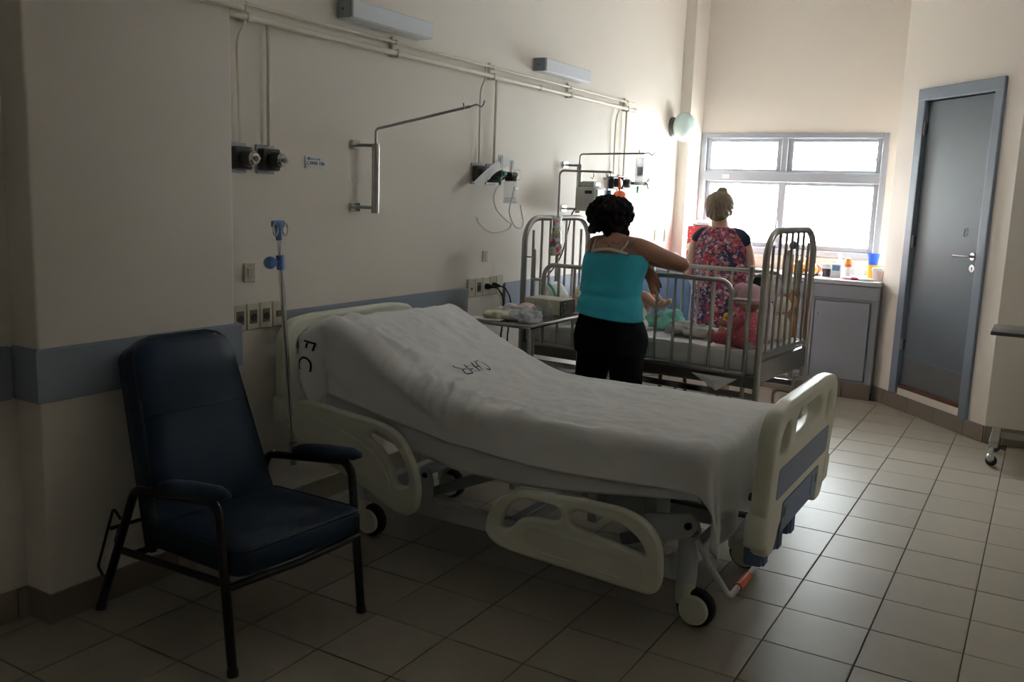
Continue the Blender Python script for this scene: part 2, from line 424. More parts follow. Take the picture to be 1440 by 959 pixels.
fl_ = struct(MB().box(-0.3, RX + 0.2, RY - 0.2, 5.6, -0.2, -0.004).build('floor', 'grout', smooth=False))
def clip(poly, nx, ny, c):      # keep nx*x+ny*y <= c
    out = []
    for i in range(len(poly)):
        a, b = poly[i - 1], poly[i]
        da, db = nx * a[0] + ny * a[1] - c, nx * b[0] + ny * b[1] - c
        if (da <= 0) != (db <= 0):
            t = da / (da - db); out.append((a[0] + (b[0] - a[0]) * t, a[1] + (b[1] - a[1]) * t))
        if db <= 0: out.append(b)
    return out
full_tile = None
tiles = []
g = 0.0022
for i in range(-8, 14):
    for j in range(-16, 18):
        x0, y0 = (i + 7.25) * T, j * T
        poly = [(x0 + g, y0 + g), (x0 + T - g, y0 + g), (x0 + T - g, y0 + T - g), (x0 + g, y0 + T - g)]
        n0 = list(poly)
        poly = clip(poly, -1, 0, -0.002)
        if y0 < -0.4 and y0 + T > -1.4 and x0 < 0.14: poly = clip(poly, -1, 0, -0.135) if y0 + T < -0.45 and y0 > -1.33 else poly
        poly = clip(poly, 0, 1, YC + 0.01)
        nx, ny = -DY, DX                                     # into the door wall
        if x0 + T < BX + 0.3: 
            if x0 + T / 2 < BX or y0 > BY: poly = clip(poly, nx, ny, nx * AX + ny * AY - 0.002)
        if x0 + T / 2 >= BX: poly = clip(poly, 0, 1, BY + 0.02)
        if len(poly) < 3 or x0 > RX or y0 + T < RY: continue
        ar = abs(sum(poly[k - 1][0] * poly[k][1] - poly[k][0] * poly[k - 1][1] for k in range(len(poly)))) / 2
        if ar < 0.0003: continue
        tiles.append((x0, y0, poly, poly == n0))
def tile_mesh(poly, x0, y0):
    c = (sum(p[0] for p in poly) / len(poly), sum(p[1] for p in poly) / len(poly))
    n = len(poly); e = 0.0022
    vs = [(p[0] - x0, p[1] - y0, -0.010) for p in poly]
    vs += [(p[0] - x0, p[1] - y0, -0.0012) for p in poly]
    ins = []
    for p in poly:
        d = Vector((c[0] - p[0], c[1] - p[1])); d.normalize(); ins.append((p[0] - x0 + d.x * e, p[1] - y0 + d.y * e, 0.0))
    vs += ins
    fs = [(i, (i + 1) % n, n + (i + 1) % n, n + i) for i in range(n)] + [(n + i, n + (i + 1) % n, 2 * n + (i + 1) % n, 2 * n + i) for i in range(n)] + [tuple(range(2 * n, 3 * n))]
    me = bpy.data.meshes.new('floor_tile'); me.from_pydata(vs, [], fs); me.update(); me.materials.append(MATS['tile']); return me
vis, rest = [], []
for t in tiles:
    cx, cy = t[0] + T / 2, t[1] + T / 2
    q = Vector((cx, cy, 0)) - CAM
    (vis if any(in_view((cx + a, cy + b, 0), 5) for a in (-.15, 0, .15) for b in (-.15, 0, .15)) else rest).append((q.length, t))
vis.sort(key=lambda k: k[0])
rest += vis[298:]; vis = vis[:298]
for d, (x0, y0, poly, whole) in vis:
    if whole:
        if full_tile is None: full_tile = tile_mesh([(g, g), (T - g, g), (T - g, T - g), (g, T - g)], 0, 0)
        me = full_tile
    else: me = tile_mesh(poly, x0, y0)
    o = bpy.data.objects.new('floor_tile', me); COL.objects.link(o); o.parent = fl_
    o.location = (x0, y0, random.uniform(-0.0007, 0.0004)); o.rotation_euler = (random.uniform(-.0012, .0012), random.uniform(-.0012, .0012), 0)
mb = MB()
for d, (x0, y0, poly, whole) in rest: mb.prism(poly, -0.01, 0.0)
o = mb.build('floor_tiling', 'tile', fl_, smooth=False); o['kind'] = 'stuff'

struct(MB().box(-0.2, RX + 0.2, RY - 0.2, 5.5, H, H + 0.15).build('ceiling', 'ceiling_paint', smooth=False))
struct(MB().box(-0.2, 0.0, RY - 0.2, 5.4, 0, H).build('wall_left', 'wall_paint', smooth=False))
struct(MB().prism(rounded([(0, -1.315), (0.133, -1.315, .010), (0.133, -0.472, .010), (0, -0.472)], 4), 0, H).build('wall_pillar', 'wall_paint', ang=60))
struct(MB().box(0.0, 0.098, 4.81, YW, 0, H).build('wall_pilaster', 'wall_paint', smooth=False))
WX0, WX1, WZ0, WZ1 = 0.10, 1.722, 1.07, 2.135
mb = MB()
mb.box(-0.2, WX0, YW, YW + 0.18, 0, H); mb.box(WX1, 2.2, YW, YW + 0.18, 0, H)
mb.box(WX0, WX1, YW, YW + 0.18, 0, WZ0); mb.box(WX0, WX1, YW, YW + 0.18, WZ1, H)
struct(mb.build('wall_window', 'wall_paint', smooth=False))
# slanted wall with the door opening, its return into the window bay and the wall that goes on to the right
D0, D1, DZ0, DZ1 = 0.235, 1.095, 0.165, 2.375
mb = MB()
mb.box(0.0, D0, 0, 0.16, 0, H, MD); mb.box(D1, DL, 0, 0.16, 0, H, MD); mb.box(D0, D1, 0, 0.16, 0, DZ0, MD); mb.box(D0, D1, 0, 0.16, DZ1, H, MD); mb.box(D0, D1, 0.14, 0.2, DZ0, DZ1, MD)
mb.prism([(AX, AY), (AX + 0.2, AY + 0.05), (AX + 0.2, YW + 0.1), (AX, YW + 0.1)], 0, H)
struct(mb.build('wall_door', 'wall_paint', smooth=False))
struct(MB().prism([(BX, BY), (RX, BY + 0.02), (RX, BY + 0.3), (BX + 0.1, BY + 0.3)], 0, H).build('wall_far_right', 'wall_paint', smooth=False))
# right-hand wall of the ward outside the picture; small unseen window added to brighten the left wall
SY0, SY1, SZ0, SZ1 = 2.175, 2.625, 2.65, 3.05
struct(MB().box(RX, RX + 0.2, RY, SY0, 0, H).box(RX, RX + 0.2, SY1, 4.0, 0, H).box(RX, RX + 0.2, SY0, SY1, 0, SZ0).box(RX, RX + 0.2, SY0, SY1, SZ1, H).build('wall_right', 'wall_paint', smooth=False))
w2n = struct(thing('window_added', 'x', 'x', (RX, SY0, SZ0))); del w2n['label']; del w2n['category']
sw_, sh_ = SY1 - SY0, SZ1 - SZ0
part('frame', MB().box(0, .06, 0, .05, 0, sh_).box(0, .06, sw_ - .05, sw_, 0, sh_).box(0, .06, .05, sw_ - .05, 0, .05).box(0, .06, .05, sw_ - .05, sh_ - .05, sh_).box(0, .06, sw_ / 2 - .025, sw_ / 2 + .025, .05, sh_ - .05), 'aluminium', w2n, smooth=False)
for a in (.05, sw_ / 2 + .025): part('pane', MB().box(.028, .031, a, a + sw_ / 2 - .075, .05, sh_ - .05), 'pane_glass', w2n, smooth=False)
struct(MB().box(-0.2, RX + 0.2, RY - 0.2, RY, 0, H).build('wall_behind', 'wall_paint', smooth=False))

# tiled skirting, one piece per tile
def baseboard(name, p0, p1, h=0.107, th=0.012, step=0.31, first=0.0, side=1):
    root = struct(thing(name, 'x', 'x')); del root['label']; del root['category']
    a = Vector((*p0, 0)); b = Vector((*p1, 0)); L = (b - a).length; u = (b - a).normalized(); nn = Vector((-u.y, u.x, 0)) * side
    ang = math.atan2(u.y, u.x); s = -first
    while s < L - 0.01:
        s0, s1 = max(0, s), min(L, s + step)
        if s1 - s0 > 0.01:
            y0, y1 = (0, th) if side > 0 else (-th, 0)
            o = MB().rbox(0.0015, s1 - s0 - 0.0015, y0, y1, 0.0, h, 0.002, 1).build('baseboard_tile', 'base_tile', root, smooth=False)
            o.location = a + u * s0; o.rotation_euler = (0, 0, ang)
        s += step
    return root
baseboard('baseboard_left', (0, -0.472), (0, 4.44), side=-1, first=0.1)
baseboard('baseboard_near_left', (0, RY + 1.4), (0, -1.315), side=-1, first=0.1)
baseboard('baseboard_pillar', (0.133, -1.327), (0.133, -0.460), side=-1, first=0.085)
baseboard('baseboard_pillar_end', (0.012, -1.315), (0.145, -1.315), side=-1)
baseboard('baseboard_pillar_side', (0.012, -0.472), (0.145, -0.472), side=1)
baseboard('baseboard_cabinet', (0.0, YC), (AX, YC), side=-1, first=0.21, h=0.128)
baseboard('baseboard_door', (AX, AY - 0.005), (BX, BY - 0.005), side=-1, first=0.16, h=0.115)
baseboard('baseboard_far_right', (BX, BY), (RX, BY + 0.02), side=-1, first=0.2, h=0.115)

# padded grey wall rails
def wall_rail(name, poly_pts, z0=0.785, z1=0.968):
    mb = MB(); mb.prism(poly_pts, z0, z1)
    bm = bmesh.new(); me = mb.mesh('r'); bm.from_mesh(me)
    bmesh.ops.bevel(bm, geom=[e for e in bm.edges if abs(e.verts[0].co.z - e.verts[1].co.z) < 1e-6], offset=0.006, segments=2, affect='EDGES')
    return struct(MB().bm(bm).build(name, 'rail_grey', smooth=False))
wall_rail('trim_1', [(0.0, -0.452), (0.153, -0.452), (0.153, -1.335), (0.0, -1.335), (0.0, -1.315), (0.133, -1.315), (0.133, -0.472), (0.0, -0.472)])
wall_rail('trim_2', [(0, -0.085), (0.022, -0.085), (0.022, 1.425), (0, 1.425)])
wall_rail('trim_3', [(0, 1.855), (0.022, 1.855), (0.022, 4.40), (0, 4.40)])
wall_rail('trim_4', [(0, RY + 1.4), (0.022, RY + 1.4), (0.022, -1.34), (0, -1.34)])

# ------------------------------------------------------------------ window: aluminium frame, two top lights, two sliding sashes
wn = struct(thing('window_1', 'x', 'x', (WX0, YW, WZ0))); del wn['label']; del wn['category']
WW, WH = WX1 - WX0, WZ1 - WZ0
def frame_ring(x0, x1, z0, z1, wl, wr, wb, wt, y0, y1):
    m_ = MB()
    m_.rbox(x0, x0 + wl, y0, y1, z0, z1, .003, 1); m_.rbox(x1 - wr, x1, y0, y1, z0, z1, .003, 1)
    m_.rbox(x0 + wl, x1 - wr, y0, y1, z0, z0 + wb, .003, 1); m_.rbox(x0 + wl, x1 - wr, y0, y1, z1 - wt, z1, .003, 1)
    return m_
part('frame', frame_ring(0, WW, 0, WH, .05, .05, .055, .045, -.012, .10), 'aluminium', wn, smooth=False)
ZT = 0.655
part('transom', MB().rbox(.045, WW - .045, -.015, .08, ZT - .015, ZT + .062, .004, 1).rbox(.045, WW - .045, -.02, .04, ZT + .058, ZT + .075, .003, 1), 'aluminium', wn, smooth=False)
MXX = 0.765
part('mullion', MB().rbox(MXX - .026, MXX + .026, -.008, .08, ZT + .06, WH - .035, .003, 1), 'aluminium', wn, smooth=False)
for nm, x0, x1, z0, z1, yy in (('top_light', .045, MXX - .022, ZT + .06, WH - .035, .02), ('top_light', MXX + .022, WW - .045, ZT + .06, WH - .035, .02), ('sash', .045, MXX + .03, .05, ZT, .045), ('sash', MXX - .035, WW - .045, .05, ZT, .015)):
    s = part(nm, frame_ring(x0, x1, z0, z1, .065 if nm == 'sash' and x0 > .5 else .05, .065 if nm == 'sash' and x0 < .5 else .05, .05 if nm == 'sash' else .035, .042, yy, yy + .028), 'aluminium', wn, smooth=False)
    part('pane', MB().box(x0 + .03, x1 - .03, yy + .012, yy + .015, z0 + .025, z1 - .025), 'pane_glass', s, smooth=False)
part('latch', MB().rbox(MXX - .035, MXX - .012, -.012, .02, .20, .30, .004, 1), 'aluminium', wn, smooth=False)
part('latch', MB().rbox(WW - .098, WW - .075, -.002, .02, .83, .865, .003, 1), 'aluminium', wn, smooth=False)
o = part('sticker', MB().box(.225, .285, -.0185, -.0165, ZT + .005, ZT + .042), 'white', wn, smooth=False)
part('picture', MB().box(.232, .277, -.0195, -.0184, ZT + .010, ZT + .036), 'pink_box', o, smooth=False)
struct(MB().rbox(WX0 - .005, WX1 + .01, YW - .02, YW + .02, WZ0 - .035, WZ0, .004, 1).box(WX0 - .005, AX, YW - .012, YW, 0.935, WZ0 - .035).build('trim_5', 'sill', smooth=False))

# ------------------------------------------------------------------ outside: pale block across the yard
bl = thing('apartment_building', 'pale block of flats with thin green window bands beyond the window', 'building', (-6, 22, -8))
part('wall', MB().box(-14, 14, 0, 6, 0, 15.5), 'facade', bl, smooth=False)
for k, (z, x0, x1) in enumerate([(9.0, 2.6, 9.2), (7.75, 3.4, 9.2), (6.5, 4.6, 9.0), (5.3, 2.8, 5.4), (10.3, 2.2, 9.2)]):
    part('window_band', MB().box(x0, x1, -.06, .02, z, z + .22), 'facade_band', bl, smooth=False)
struct(MB().box(-40, 40, 5.6, 60, -8.3, -8.0).build('ground_outside', 'ground', smooth=False))

# ------------------------------------------------------------------ door in the slanted wall
dr = struct(thing('door_1', 'x', 'x', (AX, AY, 0), math.atan2(DY, DX))); del dr['label']; del dr['category']
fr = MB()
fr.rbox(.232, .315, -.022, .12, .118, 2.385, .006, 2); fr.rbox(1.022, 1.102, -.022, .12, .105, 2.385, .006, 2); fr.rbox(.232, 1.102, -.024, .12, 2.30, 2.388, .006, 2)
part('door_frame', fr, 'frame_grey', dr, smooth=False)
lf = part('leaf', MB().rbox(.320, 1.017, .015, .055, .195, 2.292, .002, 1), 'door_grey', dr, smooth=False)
part('kick_plate', MB().rbox(.328, 1.008, .0115, .016, .20, .405, .001, 1), 'kick_plate', lf, smooth=False)
part('threshold', MB().rbox(.315, 1.022, .0, .06, .166, .192, .003, 1), 'rust_wood', dr, smooth=False)
for z in (2.10, 1.28, .50):
    part('hinge', MB().cyl((.316, -.004, z - .045), (.316, -.004, z + .045), .008, n=10).box(.318, .336, .009, .016, z - .04, z + .04), 'chrome', lf)
hd = MB(); hd.cyl((.968, .015, 1.215), (.968, -.006, 1.215), .026, n=20); hd.tube(fillet([(.968, -.004, 1.215), (.968, -.045, 1.215), (.835, -.048, 1.213)], .012), .0095, 10)
part('handle', hd, 'chrome', lf)
part('lock_plate', MB().cyl((.972, .015, 1.135), (.972, -.002, 1.135), .026, n=20), 'chrome', lf)
part('keyhole', MB().cyl((.972, -.0015, 1.138), (.972, -.0035, 1.138), .006, n=10).box(.969, .975, -.0035, -.0015, 1.122, 1.138), 'black_plastic', lf, smooth=False)
o = MB(); o.tube(spline([(.845, .0138, 1.40), (.838, .0138, 1.37), (.842, .0138, 1.345), (.850, .0138, 1.35)]), .0014, 5); o.tube(spline([(.868, .0138, 1.405), (.872, .0138, 1.38), (.862, .0138, 1.35)]), .0014, 5)
part('scratch', o, 'white', lf)
from mathutils.bvhtree import BVHTree
def wpart(name, mb, m, t, **k):
    """part given in world coordinates under thing t (t has location and z-rotation only)"""
    o = mb.build(name, m, t, **k) if isinstance(mb, MB) else link(name, mb, m, t, **k)
    base = t
    Mx = Matrix.Identity(4)
    while base is not None:
        Mx = Tm(*base.location) @ Rm(base.rotation_euler.z, 'Z') @ base.matrix_parent_inverse.inverted() @ Mx if base.parent is None else Mx
        base = base.parent
    if t.parent is None: o.matrix_parent_inverse = (Tm(*t.location) @ Rm(t.rotation_euler.z, 'Z')).inverted()
    return o
def cint(tab, x):
    """smooth table lookup"""
    n = len(tab)
    if x <= tab[0][0]: return tab[0][1]
    if x >= tab[-1][0]: return tab[-1][1]
    for i in range(n - 1):
        if x <= tab[i + 1][0]:
            x0, y0 = tab[i]; x1, y1 = tab[i + 1]; h = x1 - x0
            m0 = (y1 - tab[i - 1][1]) / (x1 - tab[i - 1][0]) if i > 0 else (y1 - y0) / h
            m1 = (tab[i + 2][1] - y0) / (tab[i + 2][0] - x0) if i < n - 2 else (y1 - y0) / h
            t = (x - x0) / h
            return (2 * t ** 3 - 3 * t * t + 1) * y0 + (t ** 3 - 2 * t * t + t) * h * m0 + (-2 * t ** 3 + 3 * t * t) * y1 + (t ** 3 - t * t) * h * m1

# ================================================================== hospital bed
bed = thing('hospital_bed', 'cream plastic hospital bed with blue end panels and lowered side rails under white sheet', 'bed', (1.2, 0.285, 0))
BYC = 0.285
def end_board(x, tilt, zoff, outer, nm, bluem, top=0.875):
    ol = rounded([(-.485, top - .02, .17), (-.28, top, .3), (.28, top, .3), (.485, top - .02, .17), (.478, .47, .05), (.40, .345, .05), (.31, .345, .035), (.275, .435, .03), (-.275, .435, .03), (-.31, .345, .035), (-.40, .345, .05), (-.478, .47, .05)], 8)
    holes = [rounded([(-.20, .735, .02), (.20, .735, .02), (.20, .80, .025), (.17, .822, .03), (-.17, .822, .03), (-.20, .80, .025)], 5),
             rounded([(-.405, .695, .03), (-.29, .695, .03), (-.29, .81, .03), (-.34, .81, .05), (-.405, .775, .06)], 6),
             rounded([(.405, .695, .03), (.405, .775, .06), (.34, .81, .05), (.29, .81, .03), (.29, .695, .03)], 6)]
    M = Tm(x, BYC, zoff) @ Rm(tilt, 'Y') @ YZ
    b = wpart(nm, plate([ol] + holes, .030, .016, M, 3), 'bed_plastic', bed, ang=60)
    s = 1 if outer else -1
    for sd in ((s,) if outer else (1,)):
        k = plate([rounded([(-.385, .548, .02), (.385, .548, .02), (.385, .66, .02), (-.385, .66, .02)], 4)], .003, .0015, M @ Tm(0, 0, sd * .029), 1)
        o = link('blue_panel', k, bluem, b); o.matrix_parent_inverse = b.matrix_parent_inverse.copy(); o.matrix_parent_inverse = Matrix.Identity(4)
    # thicker sockets at both lower corners
    for e in (-1, 1):
        link('corner_socket', MB().rbox(e * .44 - .05, e * .44 + .05, .40, .52, -.040, .034, .018, 3, M=M).mesh('s'), 'bed_plastic', b)
    return b, M
fb, FM = end_board(2.222, .045, 0.0, True, 'footboard', 'panel_blue')
lp = plate([rounded([(-.272, .40, .012), (.272, .40, .012), (.272, .515, .012), (-.272, .515, .012)], 3)], .012, .003, FM @ Tm(0, 0, .022), 1)
o = link('crank_cover', lp, 'crank_blue', fb)
for q in ((-.255, -.225, .455, .49), (.225, .255, .455, .49), (.16, .166, .42, .50)): link('cover_slot', MB().box(*q, .032, .0352, FM).mesh('c'), 'black_plastic', fb)
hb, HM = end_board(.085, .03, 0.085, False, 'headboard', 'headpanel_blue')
for y in (-.005, .185, .375):
    c = MB(); c.rbox(2.165, 2.232, y - .034, y + .034, .275, .44, .012, 2)
    for dy in (-.018, .0, .018): c.rbox(2.228, 2.240, y + dy - .006, y + dy + .006, .28, .43, .004, 1)
    wpart('crank_handle', c, 'crank_blue', bed)
# side rails: outlines measured on the rail itself
def side_rail(outer, holes, panel, y, nm='side_rail'):
    s = wpart(nm, plate([outer] + holes, .017, .013, Tm(0, y, 0) @ XZ, 3), 'bed_plastic', bed, ang=60)
    k = [(p[0], p[1]) for p in panel]
    path = [Vector((p[0], y - .0155, p[1])) for p in k]
    link('panel_rim', MB().tube(path, .005, 6, closed=True).mesh('rim'), 'bed_plastic', s)
    return s
def sp2(pts): return [(p.x, p.y) for p in spline([(a, b, 0) for a, b in pts], 5, True)]
R1 = sp2([(1.247, .275), (1.262, .34), (1.305, .405), (1.386, .447), (1.48, .462), (1.60, .470), (1.72, .472), (1.82, .466), (1.90, .435), (1.945, .375), (1.958, .30), (1.955, .225), (1.92, .186), (1.84, .185), (1.70, .192), (1.55, .199), (1.40, .206), (1.32, .215), (1.27, .238)])
H1 = sp2([(1.318, .31), (1.335, .365), (1.385, .412), (1.46, .424), (1.545, .424), (1.567, .395), (1.545, .368), (1.46, .362), (1.40, .345), (1.36, .305), (1.33, .295)])
H2 = sp2([(1.605, .41), (1.640, .425), (1.73, .424), (1.81, .41), (1.87, .372), (1.895, .325), (1.86, .325), (1.76, .343), (1.66, .357), (1.61, .375)])
P1 = sp2([(1.415, .295), (1.46, .325), (1.60, .318), (1.75, .305), (1.86, .285), (1.885, .262), (1.885, .232), (1.86, .217), (1.74, .222), (1.58, .232), (1.47, .240), (1.425, .258)])
side_rail(R1, [H1, H2], P1, -.262)
side_rail(R1, [H1, H2], P1, .832)
R2 = sp2([(.252, .525), (.258, .58), (.30, .63), (.42, .63), (.60, .615), (.74, .60), (.83, .565), (.885, .50), (.922, .42), (.934, .34), (.920, .275), (.875, .243), (.81, .246), (.74, .275), (.66, .312), (.52, .357), (.40, .393), (.30, .432), (.262, .475)])
H3 = sp2([(.70, .56), (.77, .545), (.83, .50), (.872, .43), (.880, .375), (.845, .358), (.815, .375), (.79, .435), (.745, .49), (.68, .53)])
P2 = sp2([(.29, .52), (.31, .565), (.42, .565), (.58, .525), (.69, .475), (.76, .415), (.79, .345), (.765, .325), (.70, .345), (.58, .39), (.44, .425), (.32, .46)])
side_rail(R2, [H3], P2, -.262)
side_rail(R2, [H3], P2, .832)
# chassis
ch = MB()
for y in (-.03, .60): ch.rbox(.42, 1.97, y - .022, y + .022, .158, .235, .006, 1)
for x in (.48, 1.22, 1.93): ch.rbox(x - .025, x + .025, -.03, .60, .165, .228, .005, 1)
wpart('chassis', ch, 'bed_white', bed, smooth=False)
dk = MB()
for y in (-.10, .66): dk.rbox(1.02, 2.055, y - .015, y + .015, .485, .525, .004, 1)
for x in (1.06, 1.60, 2.035): dk.rbox(x - .015, x + .015, -.10, .66, .485, .52, .004, 1)
dk.rbox(1.05, 2.05, -.15, .70, .525, .545, .004, 1)
wpart('deck_frame', dk, 'bed_grey', bed, smooth=False)
MBk = Tm(1.0, 0, .535) @ Rm(math.radians(24.0), 'Y')
wpart('backrest_deck', MB().rbox(-.68, 0, -.15, .70, -.010, .012, .004, 1, M=MBk).rbox(-.66, 0, -.115, -.085, -.035, 0, .004, 1, M=MBk).rbox(-.66, 0, .645, .675, -.035, 0, .004, 1, M=MBk), 'bed_grey', bed, smooth=False)
for y in (-.03, .60):
    wpart('pivot_plate', MB().prism(rounded([(.775, .235), (.85, .235), (.85, .33, .03), (.835, .375, .03), (.79, .375, .03), (.775, .33, .03)]), y - .035, y - .025, M=XZ @ Matrix.Scale(-1, 4, (0, 0, 1))), 'bed_white', bed)
    wpart('pivot_bolt', MB().cyl((.812, y - .02, .345), (.812, y - .042, .345), .012, n=12), 'black_plastic', bed)
    wpart('lift_arm', MB().rbox(-.02, .44, -.016, .016, -.022, .022, .005, 1, M=Tm(.84, y + .02, .27) @ Rm(-.42, 'Y')), 'bed_grey', bed, smooth=False)
    wpart('lift_arm', MB().rbox(-.30, .02, -.016, .016, -.022, .022, .005, 1, M=Tm(1.98, y + .01, .36) @ Rm(-.35, 'Y')), 'bed_grey', bed, smooth=False)
    q = rounded([(1.80, .27, .02), (1.985, .345, .03), (2.02, .395, .03), (1.98, .43, .03), (1.80, .395, .02)])
    wpart('pivot_plate', MB().prism(q, y - .042, y - .030, M=XZ @ Matrix.Scale(-1, 4, (0, 0, 1))), 'bed_white', bed)
    wpart('pivot_bolt', MB().cyl((1.975, y - .03, .385), (1.975, y - .055, .385), .013, n=12), 'black_plastic', bed)
wpart('actuator_box', MB().rbox(1.60, 1.78, .02, .14, .33, .45, .008, 1).rbox(1.56, 1.60, -.04, .10, .30, .47, .004, 1).rbox(1.80, 1.84, -.04, .10, .30, .47, .004, 1), 'bed_white', bed, smooth=False)
for y, z, r in ((.28, .42, .016), (.12, .40, .012), (.44, .40, .012)): wpart('actuator_rod', MB().cyl((1.05, y, z), (2.19, y, z), r, n=12), 'dark_steel', bed)
wpart('drain_bag_hook', MB().cyl((1.19, .02, .34), (1.19, .02, .49), .014, n=12), 'chrome', bed)
for e in (0, 1):
    for y in (-.03, .60):
        x = 1.965 if e else .455
        wpart('leg_column', MB().cyl((x, y, .165), (x, y, .34 if e else .30), .038, n=18).rbox(x - .06, x + .01, y - .025, y + .025, .17, .26, .008, 1), 'bed_white', bed)
        c = wpart('castor', MB().cyl((x, y, .09), (x, y, .172), .036, n=18).lathe([(.001, -.010), (.046, -.010), (.055, -.004), (.055, .006), (.05, .012), (.001, .012)], 22, M=Tm(x + .045, y - .032, .0705) @ Rm(PI / 2, 'X')).rbox(x - .034, x + .05, y - .028, y + .028, .066, .13, .022, 3), 'bed_plastic', bed)
        wh = MB()
        wh.lathe([(.048, -.022), (.064, -.022), (.0705, -.014), (.0705, .014), (.064, .022), (.048, .022), (.048, -.022)], 26, M=Tm(x + .045, y, .0705) @ Rm(PI / 2, 'X'))
        link('wheel', wh.mesh('w'), 'rubber', c)
pdl = fillet([(2.00, -.045, .33), (2.06, -.06, .25), (2.125, -.02, .135), (2.125, .58, .135), (2.06, .62, .25), (2.00, .61, .33)], .035)
wpart('brake_pedal', MB().tube(pdl, .012, 10), 'bed_white', bed)
wpart('pedal_sleeve', MB().cyl((2.125, .08, .135), (2.125, .21, .135), .0165, n=14), 'orange', bed)

# mattress under the sheets
NEAR = [(.33, .972), (.42, .965), (.52, .931), (.62, .883), (.72, .835), (.80, .796), (.88, .757), (.97, .728), (1.05, .712), (1.2, .702), (2.1, .70)]
FAR = [(.33, .955), (.42, .953), (.52, .908), (.68, .828), (.84, .760), (1.0, .705), (1.08, .692), (1.25, .688), (2.1, .688)]
Y0, Y1, X0, X1 = -.165, .69, .395, 2.045
def ztop(x, y):
    v = sst((y - Y0) / (Y1 - Y0)); return cint(NEAR, x) * (1 - v) + cint(FAR, x) * v
mb = MB(); rings = []
for i in range(25):
    x = X0 - .01 + (X1 + .02 - X0) * i / 24
    zl = max(.558, .575 + max(0, 1.0 - x) * .455)
    ring = []
    for y in [Y0 - .015 + (Y1 - Y0 + .03) * k / 10 for k in range(11)]: ring.append((x, y, max(zl + .05, ztop(x, y) - .034)))
    ring += [(x, Y1 + .015, zl), (x, Y0 - .015, zl)]
    rings.append(ring)
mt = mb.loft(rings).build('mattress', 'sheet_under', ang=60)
tag(mt, 'thick hospital bed mattress beneath the white sheets', 'mattress')

